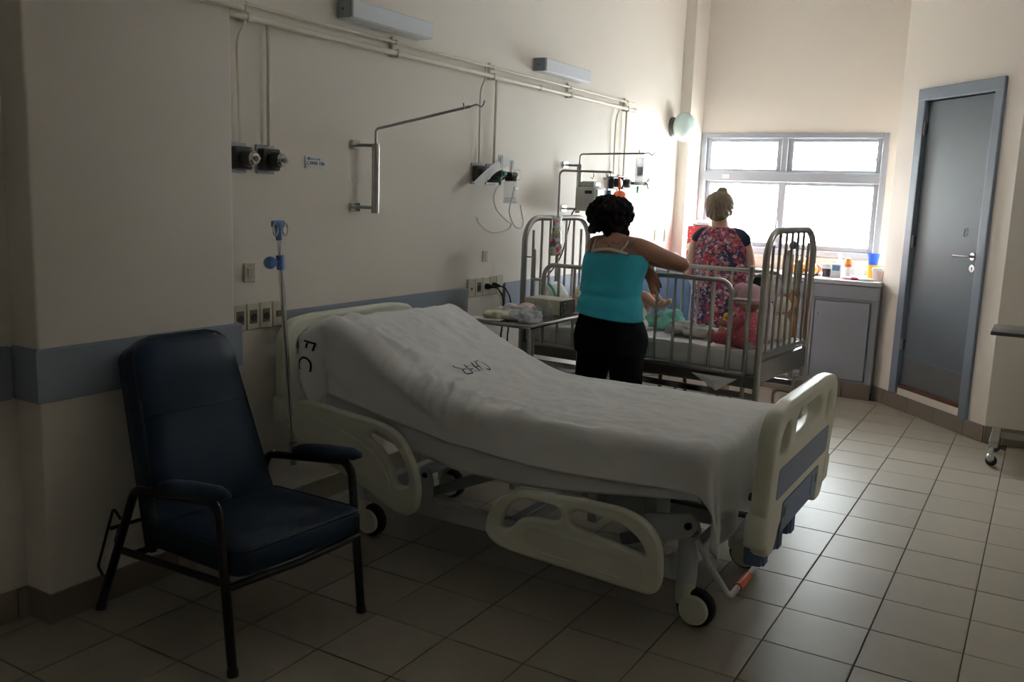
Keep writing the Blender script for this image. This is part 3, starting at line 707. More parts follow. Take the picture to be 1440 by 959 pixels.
def fbm(x, y, s=1.0, o=3):
    v = 0; a = 1.0
    for k in range(o): v += a * noise.noise(Vector((x * s, y * s, 3.1 * k))); a *= .5; s *= 2
    return v
def ridge(x, y, s): return (1 - min(1, abs(noise.noise(Vector((x * s, y * s, 7.7)))) * 2.2)) ** 2
def drape_sheet(name, m, off, hem, footdrop, headdrop, wr, nxs=150, headbump=.10):
    """a sheet lying on the bed; (p, q) run past the mattress edges and hang down there"""
    ps = [X0 - headdrop + headdrop * i / 14 for i in range(14)] + [X0 + (X1 - X0) * i / nxs for i in range(nxs + 1)] + [X1 + footdrop * (i + 1) / 18 for i in range(18)]
    nq0, nq1, nq2 = 22, 60, 16
    grid = []
    r = .036
    for p in ps:
        x = min(max(p, X0), X1)
        hx = p - X1 if p > X1 else (X0 - p if p < X0 else 0.0); sx = 1 if p > X1 else -1
        drop = max(.05, cint(NEAR, x) - interp(hem, x)) + r * .57
        row = []
        for k in range(nq0 + nq1 + nq2 + 1):
            if k < nq0: hy = drop * (nq0 - k) / nq0; y = Y0; sy = -1
            elif k <= nq0 + nq1: hy = 0; y = Y0 + (Y1 - Y0) * (k - nq0) / nq1; sy = 1
            else: hy = .2 * (k - nq0 - nq1) / nq2; y = Y1; sy = 1
            d = math.hypot(hx, hy); zt = ztop(x, y)
            if d < 1e-9: P = Vector((x, y, zt + off))
            else:
                ph = math.atan2(hx, hy)
                a = min(d / r, PI / 2); h = (r + (off if off > 0 else .002)) * math.sin(a); dz = (r) * (1 - math.cos(a)) + max(0, d - r * PI / 2)
                corner = math.sin(2 * ph)
                if hx > 0 and sx > 0:
                    h += .013 * math.sin(11 * ph + 1.0) * corner * min(1, dz / .12) + .05 * max(0, corner) * min(1, dz / .25)
                    h += .008 * math.sin(y * 16 + 1) * min(1, dz / .2) * (1 - abs(corner))
                if hx > 0 and sx < 0: h += headbump * math.exp(-((ph - .95) / .42) ** 2) * min(1, dz / .07)
                if hx == 0: h += (.006 * math.sin(x * 9 + .6) + .004 * fbm(x * 3, dz * 2, 1.5)) * min(1, dz / .12)
                P = Vector((x + sx * h * math.sin(ph), y + sy * h * math.cos(ph), zt + off * math.cos(a) - dz))
            # wrinkles
            if wr:
                wgt = wr
                bk = sst((1.25 - x) / .5)
                n1 = fbm(x * 2.2 + y * 1.2, y * 2.2 - x * .6, 1.6)
                near = math.exp(-((y - Y0) / .16) ** 2)
                f1 = ridge(x * 1.0 + y * .9, y * 2.6 - x * 1.2, 2.3) * (.10 + near * 1.4) * (.35 + .9 * bk)
                f2 = ridge(x * 3.0, y * .8 + 4, 3.2) * .45 * (1 - bk) * (.5 + near)
                f3 = ridge(x * 1.2 - y * 1.5 + 9, y * 1.0 + x * .8, 4.0) * .35
                f4 = ridge(x * 5.5 + y * 1.6, y * 1.2 - x, 3.4) * near * math.exp(-((x - .98) / .28) ** 2) * 1.2
                f5 = ridge(x * 2.0 - y * 4.0 + 3, y * 1.5 + x * 2.2, 5.0) * .0045 + ridge(x * 6 + 2, y * 2.2 - x * .7, 2.6) * .005 * (.4 + bk)
                f6 = ridge(x * .7 + 2, y * 4.2 + x * .9, 2.0) * .0035 * (1 - bk) + ridge(x * 2.2 + y * 2.8 + 6, y * .9 - x * .9, 2.2) * .006 * bk
                dd = .8 * f5 + f6 + wgt * (.008 * n1 + .022 * f1 + .007 * f2 + .008 * f3 + .026 * f4 - .008)
                if d < 1e-9: P.z += dd
                else:
                    lf = math.exp(-max(0, P.z - (zt - 1)) * 0) * max(.0, 1 - d / .11)
                    dg = ridge(x * 1.6 + P.z * 2.6, P.z * .9 - x * .5 + 5, 1.7) * .010 * min(1, d / .06) * (1 if hx == 0 else .3)
                    P += Vector((sx * math.sin(math.atan2(hx, hy)), sy * math.cos(math.atan2(hx, hy)), .3)) * (dd * .9 * lf + dg)
            row.append(P)
        grid.append(row)
    nq = len(grid[0]); vs = [p for rw in grid for p in rw]
    fs = [(i * nq + k, (i + 1) * nq + k, (i + 1) * nq + k + 1, i * nq + k + 1) for i in range(len(grid) - 1) for k in range(nq - 1)]
    o = MB().add(vs, fs).build(name, m, ang=180)
    s = o.modifiers.new('thickness', 'SOLIDIFY'); s.thickness = .0022; s.offset = 1
    return o, BVHTree.FromPolygons(vs, fs)
HEM_UP = [(.305, .672), (.6, .625), (1.05, .553), (1.4, .533), (1.75, .54), (2.0, .553), (2.1, .552)]
HEM_LO = [(.305, .615), (.55, .555), (.77, .50), (1.05, .45), (1.32, .444), (1.56, .465), (1.78, .492), (2.01, .525), (2.1, .53)]
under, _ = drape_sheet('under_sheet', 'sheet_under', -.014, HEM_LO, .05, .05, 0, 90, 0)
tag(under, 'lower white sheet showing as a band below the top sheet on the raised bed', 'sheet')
sheet, SB = drape_sheet('bed_sheet', 'sheet', .010, HEM_UP, .375, .22, 1.0)
tag(sheet, 'creased white top sheet stamped with blue letters, draped over raised bed', 'sheet')
def ink(name, strokes, width, axis, m, parent):
    mb = MB()
    for st in strokes:
        pts = [Vector((*p, 0)) for p in st] if len(st) < 3 else [Vector((q.x, q.y, 0)) for q in spline([(*p, 0) for p in st], 5)]
        if len(st) < 3: pts = [pts[0].lerp(pts[1], i / 6) for i in range(7)]
        L = []
        for i, p in enumerate(pts):
            t = (pts[min(i + 1, len(pts) - 1)] - pts[max(i - 1, 0)]).normalized(); n_ = Vector((-t.y, t.x, 0)) * width / 2
            for q in (p - n_, p + n_):
                if axis == 'z': h = SB.ray_cast(Vector((q.x, q.y, 2)), Vector((0, 0, -1)))[0]; h = h + Vector((0, 0, .0055)) if h else Vector((q.x, q.y, .8))
                else: h = SB.ray_cast(Vector((q.x, -1, q.y)), Vector((0, 1, 0)))[0]; h = h + Vector((0, -.0045, 0)) if h else Vector((q.x, -.2, q.y))
                L.append(h)
        mb.add(L, [(2 * i, 2 * i + 1, 2 * i + 3, 2 * i + 2) for i in range(len(pts) - 1)])
    return mb.build(name, m, parent, ang=180)
ink('stamp_letters', [[(.842, .268), (.833, .282), (.848, .303), (.878, .305), (.897, .290), (.890, .268)], [(.836, .256), (.899, .232)], [(.835, .232), (.900, .205)], [(.868, .244), (.867, .219)], [(.872, .192), (.868, .172)], [(.835, .176), (.897, .152)],
     [(.897, .150), (.899, .125), (.893, .108), (.876, .112), (.864, .122), (.863, .150)], [(.863, .124), (.848, .108), (.840, .099), (.829, .096)]], .0065, 'z', 'ink_blue', sheet)
_m = ink('stamp_marks', [[(.846, .200 - .008 * k), (.853, .198 - .008 * k)] for k in range(5)] + [[(.886, .195 - .008 * k), (.893, .193 - .008 * k)] for k in range(4)], .003, 'z', 'ink_blue', sheet); _m['kind'] = 'stuff'
FX, FZ = .330, .880
ink('edge_letters', [[(FX - .018, FZ + .008), (FX + .028, FZ - .004)], [(FX + .026, FZ - .002), (FX + .016, FZ - .035)], [(FX - .004, FZ + .004), (FX - .010, FZ - .024)],
     [(FX - .042, FZ - .118), (FX - .042, FZ - .085), (FX - .026, FZ - .066), (FX - .006, FZ - .068), (FX + .010, FZ - .090), (FX + .008, FZ - .125)]], .008, 'y', 'ink_black', sheet)

# ------------------------------------------------------------------ drip pole clamped to the bed head
ip = thing('drip_pole', 'chrome drip pole with blue hook head and blue knob at the bed head', 'drip pole', (.165, -.172, .30))
A = Vector((.165, -.172, .30)); B = Vector((.15, -.245, 1.37)); ud = (B - A).normalized()
pa = lambda z: A + (B - A) * ((z - A.z) / (B.z - A.z))
wpart('pole', MB().cyl(A, pa(1.20), .0115, n=14).cyl(pa(1.20), pa(1.33), .009, n=12).cyl(A + Vector((0, 0, -.0)), pa(.40), .019, n=14), 'chrome', ip)
h = MB(); h.tube([pa(1.30), pa(1.335), pa(1.375)], .016, 12, radii=[.013, .015, .018]); h.rbox(-.010, .010, -.034, .034, -.012, .018, .006, 2, M=Tm(*pa(1.365)))
hh = wpart('hook_head', h, 'pole_blue', ip)
for s in (-1, 1):
    c = pa(1.345) + Vector((.012, s * .028, 0))
    link('hook', MB().tube([c + Vector((0, s * .014 * math.sin(t), .026 * math.cos(t))) for t in [k * 2 * PI / 16 for k in range(16)]], .0032, 6, closed=True).mesh('h'), 'chrome', hh)
kb = MB(); kb.cyl(pa(1.175), pa(1.235), .018, n=14); kb.ball(tuple(pa(1.205) + Vector((-.012, -.048, 0))), .027, .03, .027, 14, 10)
kb.cyl(pa(1.205), pa(1.205) + Vector((-.008, -.04, 0)), .012, n=10)
wpart('knob', kb, 'pole_blue', ip)

# ================================================================== recliner
rc = thing('recliner_chair', 'dark blue vinyl recliner chair on black tubular frame before the pillar', 'chair', (.56, -.896, 0), math.radians(-4.2))
HWd = .262
def lerp(a, b, t): return a + (b - a) * t
# back cushion in local coords: front face runs from the seat (x=-.09, z=.33) to the top (x=-.31, z=.985)
def back_ring(t, inset=0.0, thick=.085):
    z = lerp(.30, .978, t); x = lerp(-.075, -.305, t); hw = lerp(.262, .205, t)
    if t > .9: hw -= .075 * ((t - .9) / .1) ** 2.2
    puff = .012 * math.sin(PI * min(1, t / .62)) if t < .62 else .016 * math.sin(PI * (t - .62) / .38)
    nx_, nz_ = .95, .33
    out = []
    pf = [(-1, -.5), (-1.0, .1), (-.93, .5), (-.6, .58), (0, .62), (.6, .58), (.93, .5), (1.0, .1), (1, -.5), (.9, -.62), (0, -.64), (-.9, -.62)]
    for a, b in pf:
        bb = b * thick + (puff if b > .3 else 0)
        if t > .97: bb *= .55
        out.append((x + nx_ * bb - inset, a * hw, z + nz_ * bb))
    return out
mb = MB(); mb.loft([back_ring(t) for t in (0, .03, .1, .2, .35, .5, .585, .615, .645, .75, .85, .91, .94, .96, .975, .988, 1.0)])
bkc = part('backrest', mb, 'chair_vinyl', rc, ang=70)
def back_pt(t, a, b=.5):
    z = lerp(.30, .978, t); x = lerp(-.075, -.305, t); hw = lerp(.262, .205, t)
    if t > .9: hw -= .075 * ((t - .9) / .1) ** 2.2
    return Vector((x + .95 * b * .085 + .002, a * hw, z + .33 * b * .085))
edge = [back_pt(t, -.96, .46) for t in (0, .2, .4, .6, .8, .9, .95, .98)] + [back_pt(1.0, a, .3) for a in (-.9, -.5, 0, .5, .9)] + [back_pt(t, .96, .46) for t in (.98, .95, .9, .8, .6, .4, .2, 0)]
part('piping', MB().tube(edge, .0045, 6), 'piping', bkc)
part('seam', MB().tube([back_pt(.615, a, .60) for a in (-.95, -.6, 0, .6, .95)], .0025, 5), 'piping', bkc)
# seat cushion
ol = rounded([(-.08, -.27, .03), (.40, -.275, .05), (.40, .275, .05), (-.08, .27, .03)], 5)
rg = []
for z, ins in ((.305, .012), (.318, 0), (.37, 0), (.388, .008), (.396, .03), (.402, .09)):
    cx, cy = .16, 0
    rg.append([(cx + (p[0] - cx) * (1 - ins / .24), cy + (p[1] - cy) * (1 - ins / .27), z + (.015 * (p[0] + .08) / .48)) for p in ol])
sc = part('seat', MB().loft(rg), 'chair_vinyl', rc, ang=60)
part('piping', MB().tube([(p[0], p[1], .388 + .015 * (p[0] + .08) / .48) for p in [(.16 + (q[0] - .16) * .975, q[1] * .98) for q in ol]], .0045, 6, closed=True), 'piping', sc)
for s in (-1, 1):
    y = s * .285
    part('arm_frame', MB().tube(fillet([(.372, y, .0), (.315, y, .560), (-.13, y, .500), (-.37, y, .0)], .055, 7), .0155, 12), 'black_metal', rc)
    pad = MB(); rg = []
    for u, hw, h0, h1 in ((0, .006, .006, .010), (.015, .022, .0, .022), (.06, .032, 0, .034), (.2, .035, 0, .038), (.30, .034, 0, .036), (.335, .026, .002, .028), (.345, .008, .008, .016)):
        x = .365 - u; zb = .532 + .046 * (1 - u / .345)
        rg.append([(x, y - hw, zb + h0), (x, y - hw, zb + (h0 + h1) * .6), (x, y - hw * .7, zb + h1), (x, y, zb + h1 * 1.12), (x, y + hw * .7, zb + h1), (x, y + hw, zb + (h0 + h1) * .6), (x, y + hw, zb + h0)])
    part('armrest', pad.loft(rg), 'chair_vinyl', rc, ang=60)
    part('side_rail', MB().tube([(.345, y, .30), (-.21, y, .262)], .013, 10), 'black_metal', rc)
    # reclining ratchet: bent rod and toothed plate behind the rear leg
    part('ratchet_plate', MB().prism(rounded([(-.30, .15), (-.215, .33), (-.235, .34), (-.262, .285), (-.252, .28), (-.285, .225), (-.275, .22), (-.315, .16)]), y - .004, y + .004, M=XZ @ Matrix.Scale(-1, 4, (0, 0, 1))), 'black_metal', rc, smooth=False)
    part('ratchet_rod', MB().tube(fillet([(-.22, y, .375), (-.262, y, .405), (-.375, y, .16), (-.345, y, .135)], .012), .005, 8), 'black_metal', rc)
    part('leg_tip', MB().cyl((-.37, y, 0), (-.358, y, .022), .018, n=12), 'rubber', rc)
    part('leg_tip', MB().cyl((.372, y, 0), (.370, y, .022), .018, n=12), 'rubber', rc)
    part('back_tube', MB().tube([(-.125, s * .225, .26), (-.255, s * .205, .62)], .011, 10), 'black_metal', rc)
part('cross_bar', MB().tube([(.352, -.285, .288), (.365, 0, .285), (.352, .285, .288)], .013, 10), 'black_metal', rc)
part('cross_bar', MB().tube([(-.26, -.30, .335), (-.26, .30, .335)], .007, 8), 'black_metal', rc)
part('cross_bar', MB().tube([(-.16, -.285, .262), (-.16, .285, .262)], .012, 10), 'black_metal', rc)
# ================================================================== steel cot
CA = math.atan2(-.092, .9958)
CO = Vector((.2, 1.77, 0))
def cw(s, t, z): return CO + Rm(CA, 'Z').to_3x3() @ Vector((s, t, z))
MCR = Tm(*CO) @ Rm(CA, 'Z')
CL, CWd = 1.526, .745
crib = thing('hospital_cot', 'tall steel hospital cot with barred sides and arched ends', 'cot', tuple(CO), CA)
for s in (0.0, CL):
    e = part('end_hoop', MB().tube(fillet([(s, 0, .085), (s, 0, 1.385), (s, CWd, 1.385), (s, CWd, .085)], .15, 9), .0185, 12), 'steel', crib)
    part('hoop_crossbar', MB().tube([(s, 0, .735), (s, CWd, .735)], .0115, 10), 'steel', e)
    part('end_plate', MB().rbox(s - .012, s + .012, .005, CWd - .005, .585, .70, .003, 1), 'dark_steel' if s == 0 else 'steel_sheet', e, smooth=False)
    for k in range(1, 8):
        t = CWd * k / 8
        zt = 1.385 - (0.075 if k in (1, 7) else 0)
        part('bar', MB().tube([(s, t, .735), (s, t, zt)], .0085, 8), 'steel', e)
    for t in (0, CWd):
        c = part('castor', MB().cyl((s, t, .055), (s, t, .10), .012, n=10).rbox(s - .02, s + .035, t - .016, t + .016, .05, .075, .008, 2), 'steel', crib)
        part('wheel', MB().lathe([(.001, -.012), (.030, -.012), (.036, -.006), (.036, .006), (.030, .012), (.001, .012)], 16, M=Tm(s + .02, t, .0365) @ Rm(PI / 2, 'X')), 'rubber', c)
for t in (-.002, CWd + .002):
    for s in (.075, 1.452):
        p_ = part('guide_post', MB().tube([(s, t, .50), (s, t, 1.19)], .0125, 10).ball((s, t, 1.19), .014, nu=10, nv=6), 'steel', crib)
        d = 0 if s < 1 else CL
        for z in (1.15, .60): part('bracket', MB().tube([(s, t, z), (d, t, z)], .005, 6), 'steel', p_)
    part('frame_bar', MB().rbox(.0, CL, t - .012, t + .012, .555, .622, .004, 1), 'dark_steel', crib, smooth=False)
    tt = t + (-.018 if t < .3 else .018)
    s0, s1 = .165, 1.362
    r = part('side_gate', MB().tube(fillet([(s0, tt, .63), (s0, tt, 1.115), (s1, tt, 1.115), (s1, tt, .63)], .075, 8), .0135, 10), 'steel', crib)
    part('gate_bottom_bar', MB().tube([(.075, tt, .628), (1.452, tt, .628)], .012, 10), 'steel', r)
    part('gate_stub', MB().tube([(.075, tt, 1.02), (s0, tt, 1.02)], .009, 8), 'steel', r)
    part('gate_stub', MB().tube([(s1, tt, 1.02), (1.452, tt, 1.02)], .009, 8), 'steel', r)
    for k in range(1, 11):
        s = s0 + (s1 - s0) * k / 11
        part('bar', MB().tube([(s, tt, .628), (s, tt, 1.115)], .0085, 8), 'steel', r)
    part('gate_latch', MB().rbox(.80, .82, tt - .022, tt + .004, .60, .645, .004, 1), 'black_plastic', r, smooth=False)
part('base_sheet', MB().rbox(.01, CL - .01, .01, CWd - .01, .60, .622, .004, 1), 'steel_sheet', crib, smooth=False)
for t in (.10, CWd - .10): part('lower_rail', MB().rbox(0.02, CL - .02, t - .01, t + .01, .47, .505, .004, 1), 'steel_sheet', crib, smooth=False)
for t, z in ((.30, .505), (.62, .53)):
    part('pull_handle', MB().tube(fillet([(CL - .01, t, .12), (CL - .01, t, z), (CL + .115, t, z), (CL + .115, t, z - .13)], .03), .0095, 8), 'steel', crib)
for s in (.55, .78, 1.02, 1.27): part('stay', MB().tube([(s, .09, .10), (s, .09, .47)], .008, 8), 'dark_steel', crib)

# cot mattress and sheet
def place(o, loc, rz=0): o.location = loc; o.rotation_euler = (0, 0, rz); return o
o = MB().rbox(.03, CL - .03, .03, CWd - .03, .624, .735, .03, 3).build('cot_mattress', 'sheet_under')
tag(place(o, tuple(CO), CA), 'plain white cot mattress lying inside the steel cot', 'mattress')
mb = MB(); ns, nt_ = 60, 34
rows = []
for i in range(ns + 1):
    s = .015 + (CL - .03) * i / ns; row = []
    for k in range(nt_ + 1):
        u = k / nt_
        if u < .15:
            f = (.15 - u) / .15; z = .745 - .12 * f; t = .022 - .004 * math.sin(s * 23) * f
        else: t = .022 + (CWd - .044) * (u - .15) / .85; z = .745
        z += .006 * fbm(s * 3, t * 5 + u, 2) * (1 if u > .1 else .3)
        t += .006 * fbm(s * 6, u * 8, 1.0) * (1 if u < .15 else 0)
        row.append((s, t, z))
    rows.append(row)
nq = nt_ + 1
mb.add([p for r_ in rows for p in r_], [(i * nq + k, (i + 1) * nq + k, (i + 1) * nq + k + 1, i * nq + k + 1) for i in range(ns) for k in range(nt_)])
cs = mb.build('cot_sheet', 'sheet', ang=180); so = cs.modifiers.new('t', 'SOLIDIFY'); so.thickness = .003
tag(place(cs, tuple(CO), CA), 'white cot sheet with a pointed corner hanging below the cot frame', 'sheet')
mb = MB(); mb.add([(1.17, -.034, .600), (1.43, -.032, .600), (1.318, -.040, .522), (1.17, -.031, .600), (1.43, -.029, .600), (1.318, -.037, .522), (1.30, -.045, .575), (1.30, -.041, .575)],
                  [(0, 6, 1), (1, 6, 2), (2, 6, 0), (3, 4, 7), (4, 5, 7), (5, 3, 7), (0, 1, 4, 3), (1, 2, 5, 4), (2, 0, 3, 5)])
part('hanging_corner', mb, 'sheet', cs, smooth=False)

def lump(name, m, c, r, label, cat, amp=.25, sc=9, nu=44, nv=28, flat=None, seed=0, group=None, rot=0, ang=180):
    mb = MB(); mb.ball((0, 0, 0), *r, nu=nu, nv=nv)
    vs = []
    for p in mb.v:
        v = Vector(p); n_ = fbm(v.x * sc + seed, v.y * sc + seed * 1.7, 1, 3) + fbm(v.z * sc - seed, v.x * sc, 1, 2) * .6
        k = 1 + amp * n_; v = Vector((v.x * k, v.y * k, v.z * k))
        if flat is not None: v.z = max(v.z, flat)
        vs.append(tuple(v))
    mb.v = vs
    o = mb.build(name, m, ang=ang); o.location = c; o.rotation_euler = (0, 0, rot)
    return tag(o, label, cat, group) if label else o
FL_ = -.0
lump('pillow', 'white', tuple(cw(.20, .53, .875)), (.14, .16, .125), 'soft white pillow at the head of the cot', 'pillow', .10, 5, seed=2, flat=-.122, rot=CA)
lump('pillow', 'sheet', tuple(cw(.10, .20, .865)), (.065, .13, .13), 'white bolster with mint stripe propped against the cot end', 'pillow', .10, 6, seed=5, flat=-.112, rot=CA)
b_ = [o for o in bpy.data.objects if o.name.startswith('pillow')][-1]
part('mint_stripe', MB().tube([(.01, -.09, .125), (.045, -.085, .09), (.066, -.07, .03), (.070, -.05, -.03)], .010, 8), 'mint', b_)
lump('patterned_blanket', 'blanket_print', tuple(cw(.285, .22, .845)), (.10, .12, .12), 'cream blanket with small coloured print beside the pillow', 'blanket', .25, 7, seed=3, flat=-.092, rot=CA)
lump('grey_blanket', 'blanket_grey', tuple(cw(1.02, .28, .78)), (.14, .11, .04), 'crumpled grey baby blanket beside the child in the cot', 'blanket', .5, 17, seed=8, flat=-.02, rot=CA)
o = lump('mint_towel', 'mint', tuple(cw(.79, .42, .795)), (.11, .10, .07), 'mint green towel folded under the child legs', 'towel', .42, 15, seed=11, flat=-.035, rot=CA)

# ------------------------------------------------------------------ toys in the cot
def fused(name, mb, vox, m, parent, sm=4, ang=180):
    return link(name, fuse(mb, vox, sm), m, parent, ang=ang, fixn=False)
Z0 = .749
# doll in a pink spotted suit, seen from the side, facing the head end
dl = thing('doll', 'seated doll in pink spotted suit and pale pink hat in the cot', 'doll', tuple(cw(1.405, .135, Z0)), CA)
b = MB(); b.loft([ell((0, 0, z), a, c_, 18) for z, a, c_ in ((.0, .05, .07), (.02, .085, .095), (.09, .085, .09), (.16, .065, .072), (.20, .04, .05))])
b.tube([(-.02, -.05, .045), (-.13, -.065, .045), (-.165, -.066, .04)], .035, 10, radii=[.045, .036, .03]); b.tube([(-.02, .05, .045), (-.13, .075, .045), (-.165, .08, .04)], .035, 10, radii=[.045, .036, .03])
b.tube([(0, -.06, .165), (-.05, -.085, .13), (-.10, -.07, .125)], .03, 10, radii=[.034, .028, .024]); b.tube([(0, .06, .165), (-.05, .085, .13), (-.10, .07, .125)], .03, 10, radii=[.034, .028, .024])
fused('suit', b, .006, 'doll_pink', dl)
b = MB(); b.ball((.0, 0, .262), .066, .062, .068, 18, 12); b.ball((-.066, 0, .255), .012, .010, .010, 8, 6); b.cyl((0, 0, .19), (0, 0, .22), .025)
hd_ = fused('head', b, .005, 'doll_skin', dl)
for s in (-1, 1): part('eye', MB().ball((-.062, s * .024, .272), .006, nu=8, nv=6), 'ink_black', hd_)
for s in (-1, 1):
    part('hand', MB().ball((-.118, s * .066, .125), .021, .018, .018, 10, 8), 'doll_skin', dl)
    part('foot', MB().ball((-.182, s * (.066 if s < 0 else .08), .048), .024, .024, .042, 10, 8), 'doll_skin', dl)
b = MB(); b.lathe([(.084, .245), (.088, .262), (.074, .275), (.070, .305), (.052, .332), (.02, .345), (.001, .346)], 18)
part('hat', b, 'doll_hat', dl); part('hat_flap', MB().ball((-.045, -.012, .295), .055, .04, .055, 12, 8), 'doll_hat', dl)
part('wash_label', MB().rbox(.045, .07, -.099, -.096, .005, .045, .001, 1), 'white', dl, smooth=False)
dk_ = thing('toy_duck', 'small yellow toy duck with orange beak held before the doll', 'toy', tuple(cw(1.275, .155, Z0 + .095)), CA)
b = MB(); b.ball((0, 0, .03), .028, .022, .03, 14, 10); b.ball((-.005, 0, .062), .018, .017, .018, 12, 8)
part('body', b, 'yellow', dk_); part('beak', MB().ball((.022, -.004, .066), .020, .010, .008, 10, 6), 'orange', dk_)
part('wing', MB().ball((.012, -.016, .052), .020, .008, .012, 10, 6), 'orange', dk_)
def plush(name, label, c, rz, main, face, ear, h=.30, muzzle=None, earshape=(.022, .022, .03)):
    t = thing(name, label, 'plush toy', tuple(c), rz, None); k = h / .30
    b = MB(); b.loft([ell((0, 0, z * k), a * k, c_ * k, 16) for z, a, c_ in ((.0, .04, .05), (.02, .07, .075), (.08, .072, .075), (.14, .055, .06), (.18, .03, .035))])
    for s in (-1, 1):
        b.tube([(-.02 * k, s * .045 * k, .035 * k), (-.10 * k, s * .06 * k, .035 * k), (-.13 * k, s * .062 * k, .04 * k)], .03, 10, radii=[.036 * k, .03 * k, .028 * k])
        b.tube([(0, s * .05 * k, .15 * k), (-.04 * k, s * .075 * k, .10 * k), (-.06 * k, s * .07 * k, .07 * k)], .02, 8, radii=[.026 * k, .022 * k, .022 * k])
    fused('body', b, .006, main, t)
    b = MB(); b.ball((0, 0, .235 * k), .062 * k, .062 * k, .06 * k, 16, 12)
    hh_ = fused('head', b, .006, main, t)
    part('muzzle', MB().ball((-.052 * k, 0, .222 * k), .03 * k, .03 * k, .024 * k, 12, 8), face, hh_)
    part('nose', MB().ball((-.082 * k, 0, .230 * k), .009 * k, nu=8, nv=6), 'plush_dark', hh_)
    for s in (-1, 1):
        part('ear', MB().ball((.0, s * .055 * k, (.235 if earshape[2] > .045 else .285) * k), earshape[0] * k, earshape[1] * k, earshape[2] * k, 10, 8), ear, hh_)
        part('eye', MB().ball((-.055 * k, s * .024 * k, .25 * k), .006 * k, nu=8, nv=6), 'ink_black', hh_)
    return t
plush('plush_dog', 'tall white plush dog with dark drooping ears behind the pink doll', cw(1.385, .37, Z0), CA, 'plush_white', 'plush_white', 'plush_dark', .40, earshape=(.03, .022, .055))
plush('plush_rabbit', 'cream plush toy between the doll and the brown bear', cw(1.44, .535, Z0), CA + .1, 'plush_cream', 'plush_white', 'plush_cream', .26, earshape=(.018, .018, .05))
plush('plush_bear', 'ginger brown plush bear in the far corner of the cot', cw(1.425, .672, Z0), CA + .1, 'plush_brown', 'plush_cream', 'plush_brown', .27)
lump('grey_plush', 'plush_dark', tuple(cw(1.25, .60, Z0 + .06)), (.05, .06, .06), 'small dark grey plush lying beside the ginger bear', 'plush toy', .12, 14, seed=4, flat=-.06, rot=CA)

# things hung on the cot ends
ch_ = thing('chart_holder', 'flat grey chart holder hung on the cot foot end', 'chart holder', tuple(cw(CL - .028, .42, 1.05)), CA)
part('board', MB().rbox(-.006, .006, -.08, .07, -.02, .20, .003, 1), 'pump_grey', ch_, smooth=False)
part('clip', MB().rbox(-.012, .010, -.03, .03, .185, .225, .004, 1), 'aluminium', ch_, smooth=False)
part('strip', MB().rbox(.006, .010, -.015, .010, -.17, .10, .002, 1), 'clear_plastic', ch_, smooth=False)
o = MB().ball((0, 0, 0), .024, nu=16, nv=10).build('toy_ball', 'pole_blue'); tag(place(o, tuple(cw(CL - .03, .485, 1.30))), 'small blue ball fixed on the cot foot bars', 'ball')
o = MB().ball((0, 0, 0), .021, nu=16, nv=10).build('toy_ball', 'pole_blue'); tag(place(o, tuple(cw(-.028, .40, 1.30))), 'small blue ball fixed on the cot head bars beside a bag', 'ball')
mb = MB(); rg = []
for z, a, c_ in ((.0, .045, .025), (.02, .06, .035), (.07, .055, .03), (.13, .045, .025), (.18, .04, .02), (.215, .045, .012), (.235, .05, .004)):
    rg.append([p + Vector((0, .012 * noise.noise(Vector((p.x * 40, z * 30, 1))), 0)) for p in ell((0, 0, z), c_, a, 18)])
mb.loft(rg); tb = mb.build('toy_bag', 'toy_bag', ang=180)
tag(place(tb, tuple(cw(.062, .255, 1.152)), CA), 'clear bag of small colourful toys hanging on the cot head end', 'bag')
part('bag_film', MB().loft([[p * 1.0 for p in ell((.0, 0, z), c_, a, 16)] for z, a, c_ in ((.15, .052, .030), (.20, .052, .024), (.225, .054, .016), (.25, .060, .008))], ends=False), 'clear_plastic', tb)
# drip rod on the cot head
dr_ = thing('cot_drip_rod', 'bent steel drip rod rising from the cot head with two hooks', 'drip pole', tuple(cw(.028, .30, .75)), 0)
P0 = cw(.03, .315, .75); P1 = cw(.03, .315, 1.683); P2 = cw(.40, .33, 1.678)
wpart('rod', MB().tube(fillet([P0, P1, P2], .03), .0075, 10), 'steel', dr_)
for q in (.62, .86, .93):
    c = P1.lerp(P2, q)
    wpart('hook', MB().tube([c + Vector((0, 0, .008)), c + Vector((.012, -.004, -.006)), c + Vector((.018, -.008, -.028)), c + Vector((.008, -.008, -.045)), c + Vector((-.006, -.004, -.035))], .003, 6), 'steel', dr_)

# ------------------------------------------------------------------ steel side table in front of the cot
st = thing('side_table', 'narrow stainless steel side table loaded with packs by the cot', 'table', (.50, 1.36, 0))
TX, TY = .175, .325
part('table_top', MB().rbox(-TX, TX, -TY, TY, .826, .842, .005, 2), 'steel_sheet', st)
rim = [(p[0], p[1], .842) for p in rounded([(-TX, -TY, .03), (TX, -TY, .03), (TX, TY, .03), (-TX, TY, .03)], 5)]
part('rim', MB().tube(rim, .0085, 8, closed=True), 'steel', st)
for sx in (-1, 1):
    for sy in (-1, 1): part('leg', MB().tube([(sx * (TX - .02), sy * (TY - .03), 0), (sx * (TX - .02), sy * (TY - .03), .828)], .0125, 10), 'steel', st)
part('shelf', MB().rbox(-TX + .01, TX - .01, -TY + .02, TY - .02, .50, .512, .004, 1), 'steel_sheet', st)
mo = thing('monitor_box', 'cream metal monitor box with black front panel on the steel table', 'monitor', (.49, 1.585, .848))
part('case', MB().rbox(-.12, .112, -.085, .085, 0, .088, .008, 2), 'beige_box', mo)
fp = part('front_panel', MB().rbox(.112, .122, -.084, .084, .002, .086, .003, 1), 'black_plastic', mo, smooth=False)
